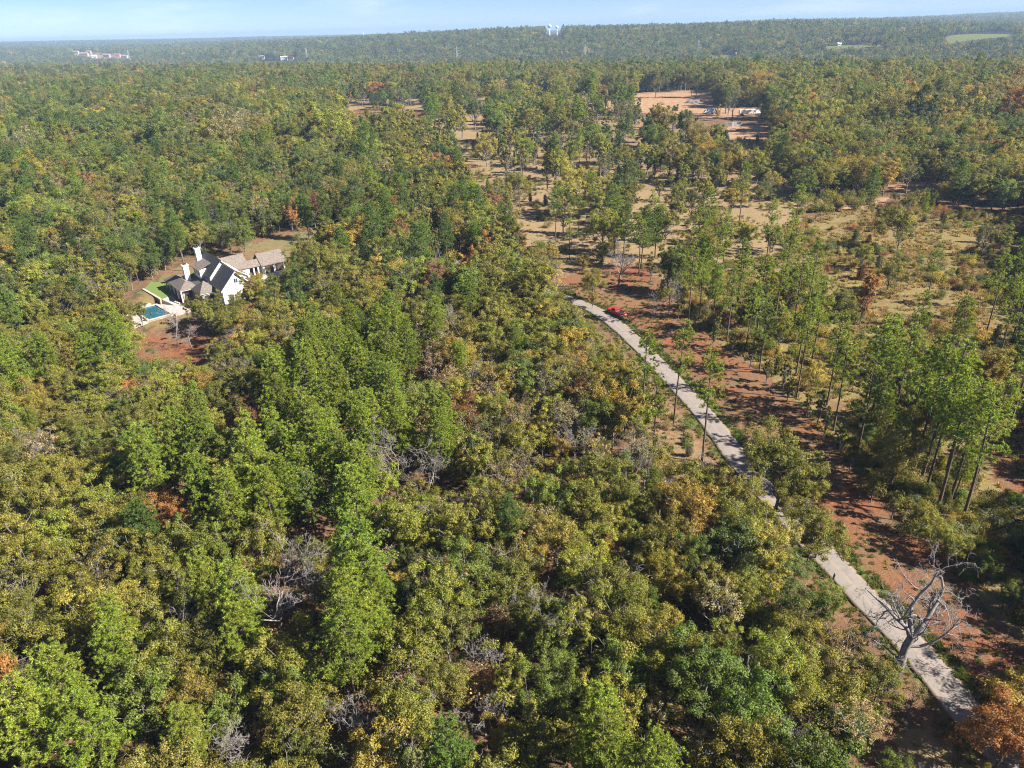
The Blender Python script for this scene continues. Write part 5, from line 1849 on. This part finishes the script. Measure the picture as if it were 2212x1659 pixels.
PY = [(282, 136, 44, 'transmission tower beside the far pinkish buildings'), (665, 138, 44, 'transmission tower in front of the far wooded slope, left of the lone orange crown'), (988, 139, 42, 'transmission tower in the valley below the water tanks, left one'), (1263, 136, 42, 'transmission tower in the valley, just right of below the water tanks'), (1506, 132, 44, 'transmission tower nearest the roadside green strip')]
pys = [pylon(*p) for p in PY]
for (a, H), (b, _) in zip(pys, pys[1:]):
    a_tower = a
    for k, (sg, hk_) in enumerate(((-1, .62), (1, .62))):
        pa_, pb_ = Vector(a.location) + Vector((sg * H * .18, 0, H * hk_)), Vector(b.location) + Vector((sg * H * .18, 0, H * hk_))
        n = 10
        pts_ = [pa_.lerp(pb_, i / n) - Vector((0, 0, 9 * (1 - (2 * i / n - 1) ** 2))) for i in range(n + 1)]
        v, f = tubes([[*pts_[i], *pts_[i + 1], .07, .07] for i in range(n)], 4)
        w_ = link('power_line', mesh_np('power_line', v, f, M['steel']))
        tag(w_, f'sagging overhead wire on the {["left", "right"][k]} arms of the far towers, {["first", "second", "third", "fourth"][pys.index((a_tower, H))]} span', 'power line', 'overhead wires between the towers')


def water_tower(px, py, D, H, label, ball=True):
    q = hit(px, py)
    q[2] = float(terrain(q[0], q[1]))
    o = thing('water_tower', label, 'water tower', tuple(q), 0, 'white water tanks on the skyline')
    import bmesh
    bm = bmesh.new()
    bmesh.ops.create_uvsphere(bm, u_segments=20, v_segments=12, radius=D / 2)
    for v in bm.verts:
        v.co.z = v.co.z * .85 + H
    me = bpy.data.meshes.new('tank')
    bm.to_mesh(me)
    bm.free()
    me.materials.append(M['vehwhite'])
    link('tank', me, o)
    MB().tube((0, 0, -1), (0, 0, H - D * .38), D * .16, D * .12, 14).build('pedestal', M['vehwhite'], o)
    MB().tube((0, 0, H + D * .43), (0, 0, H + D * .55), D * .08, D * .05, 8).build('vent_cap', M['vehwhite'], o)


water_tower(1187, 76, 13, 27, 'larger white water tank on the skyline ridge, left of the pair')
water_tower(1203, 76, 10, 24, 'smaller white water tank on the skyline ridge, right of the pair')
q = hit(786, 84)
ms_ = thing('radio_mast', 'thin white mast standing on the skyline left of the water tanks', 'mast', (q[0], q[1], float(terrain(q[0], q[1]))))
MB().tube((0, 0, -1), (0, 0, 52), 2.6, .8, 8).build('mast_shaft', M['vehwhite'], ms_)
MB().tube((0, 0, 20), (0, 0, 26), 5.5, 5.5, 12).build('mast_base_tank', M['vehwhite'], ms_)


def building(px, py, w, dp, h, wall, roof, label, pitch=.28, rz=0.0, name='building', cat='building', lift=0):
    q = hit(px, py)
    o = thing(name, label, cat, (q[0], q[1], float(terrain(q[0], q[1])) + lift), rz)
    MB().prism_x([(-dp / 2, -8), (dp / 2, -8), (dp / 2, h), (0, h + dp * pitch), (-dp / 2, h)], -w / 2, w / 2).build('wall', M[wall], o)
    r_ = MB()
    e = .8
    r_.slab([(-w / 2 - e, 0, h + dp * pitch + .5), (w / 2 + e, 0, h + dp * pitch + .5), (w / 2 + e, -dp / 2 - e, h + .1), (-w / 2 - e, -dp / 2 - e, h + .1)], .35)
    r_.slab([(-w / 2 - e, .01, h + dp * pitch + .5), (-w / 2 - e, dp / 2 + e, h + .1), (w / 2 + e, dp / 2 + e, h + .1), (w / 2 + e, .01, h + dp * pitch + .5)], .35)
    r_.build('roof', M[roof], o)
    k = max(3, int(w / 6))
    for i in range(k):
        x_ = -w / 2 + (i + .5) * w / k
        MB().box(x_ - .8, x_ + .8, -dp / 2 - .06, -dp / 2 - .01, h * .35, h * .8).build('window', M['glass'], o)


TOWN = [(165, 117, 34, 14, 7, 'white', 'rooftan', 'pale long building, leftmost of the far settlement on the left'), (193, 117, 30, 16, 8, 'pinkwall', 'rooftan', 'pinkish building second from left in the far settlement'), (183, 122, 46, 18, 9, 'pinkwall', 'rooftan', 'largest pinkish block in front in the far settlement'), (205, 127, 22, 14, 7, 'vehwhite', 'vehwhite', 'small white shed at the front of the far settlement'),
        (232, 124, 36, 15, 7, 'pinkwall', 'rooftan', 'low pinkish block in the middle of the far settlement'), (255, 124, 28, 15, 8, 'pinkwall', 'roofred', 'red-roofed block on the right side of the far settlement'), (271, 128, 32, 16, 8, 'white', 'rooftan', 'tan-roofed block rightmost in the far settlement, by the pylon'), (566, 129, 24, 12, 6, 'white', 'rooftan', 'tan-roofed pale building left of the white barn beyond the woods'),
        (615, 131, 26, 12, 6, 'vehwhite', 'vehwhite', 'white barn beyond the woods, left of the second pylon'), (631, 131, 18, 11, 6, 'white', 'roofred', 'red-roofed barn beside the white barn beyond the woods'), (1780, 99, 14, 9, 5, 'vehwhite', 'vehwhite', 'small white farmhouse at the left end of the far farm field'), (1812, 98, 10, 8, 4, 'vehwhite', 'vehwhite', 'tiny white shed in the middle of the far farm field'), (1592, 121, 12, 9, 5, 'stonebuff', 'rooftan', 'buff cottage by the far green roadside strip')]
for px, py, w_, dp_, h_, wa, rf_, lb in TOWN:
    building(px, py, w_ * .85, dp_ * .85, h_ * .75, 'stonewhite' if wa == 'white' else wa, rf_, lb, rz=rng.uniform(-.25, .25), lift=6 if py < 135 and px < 700 else 1)
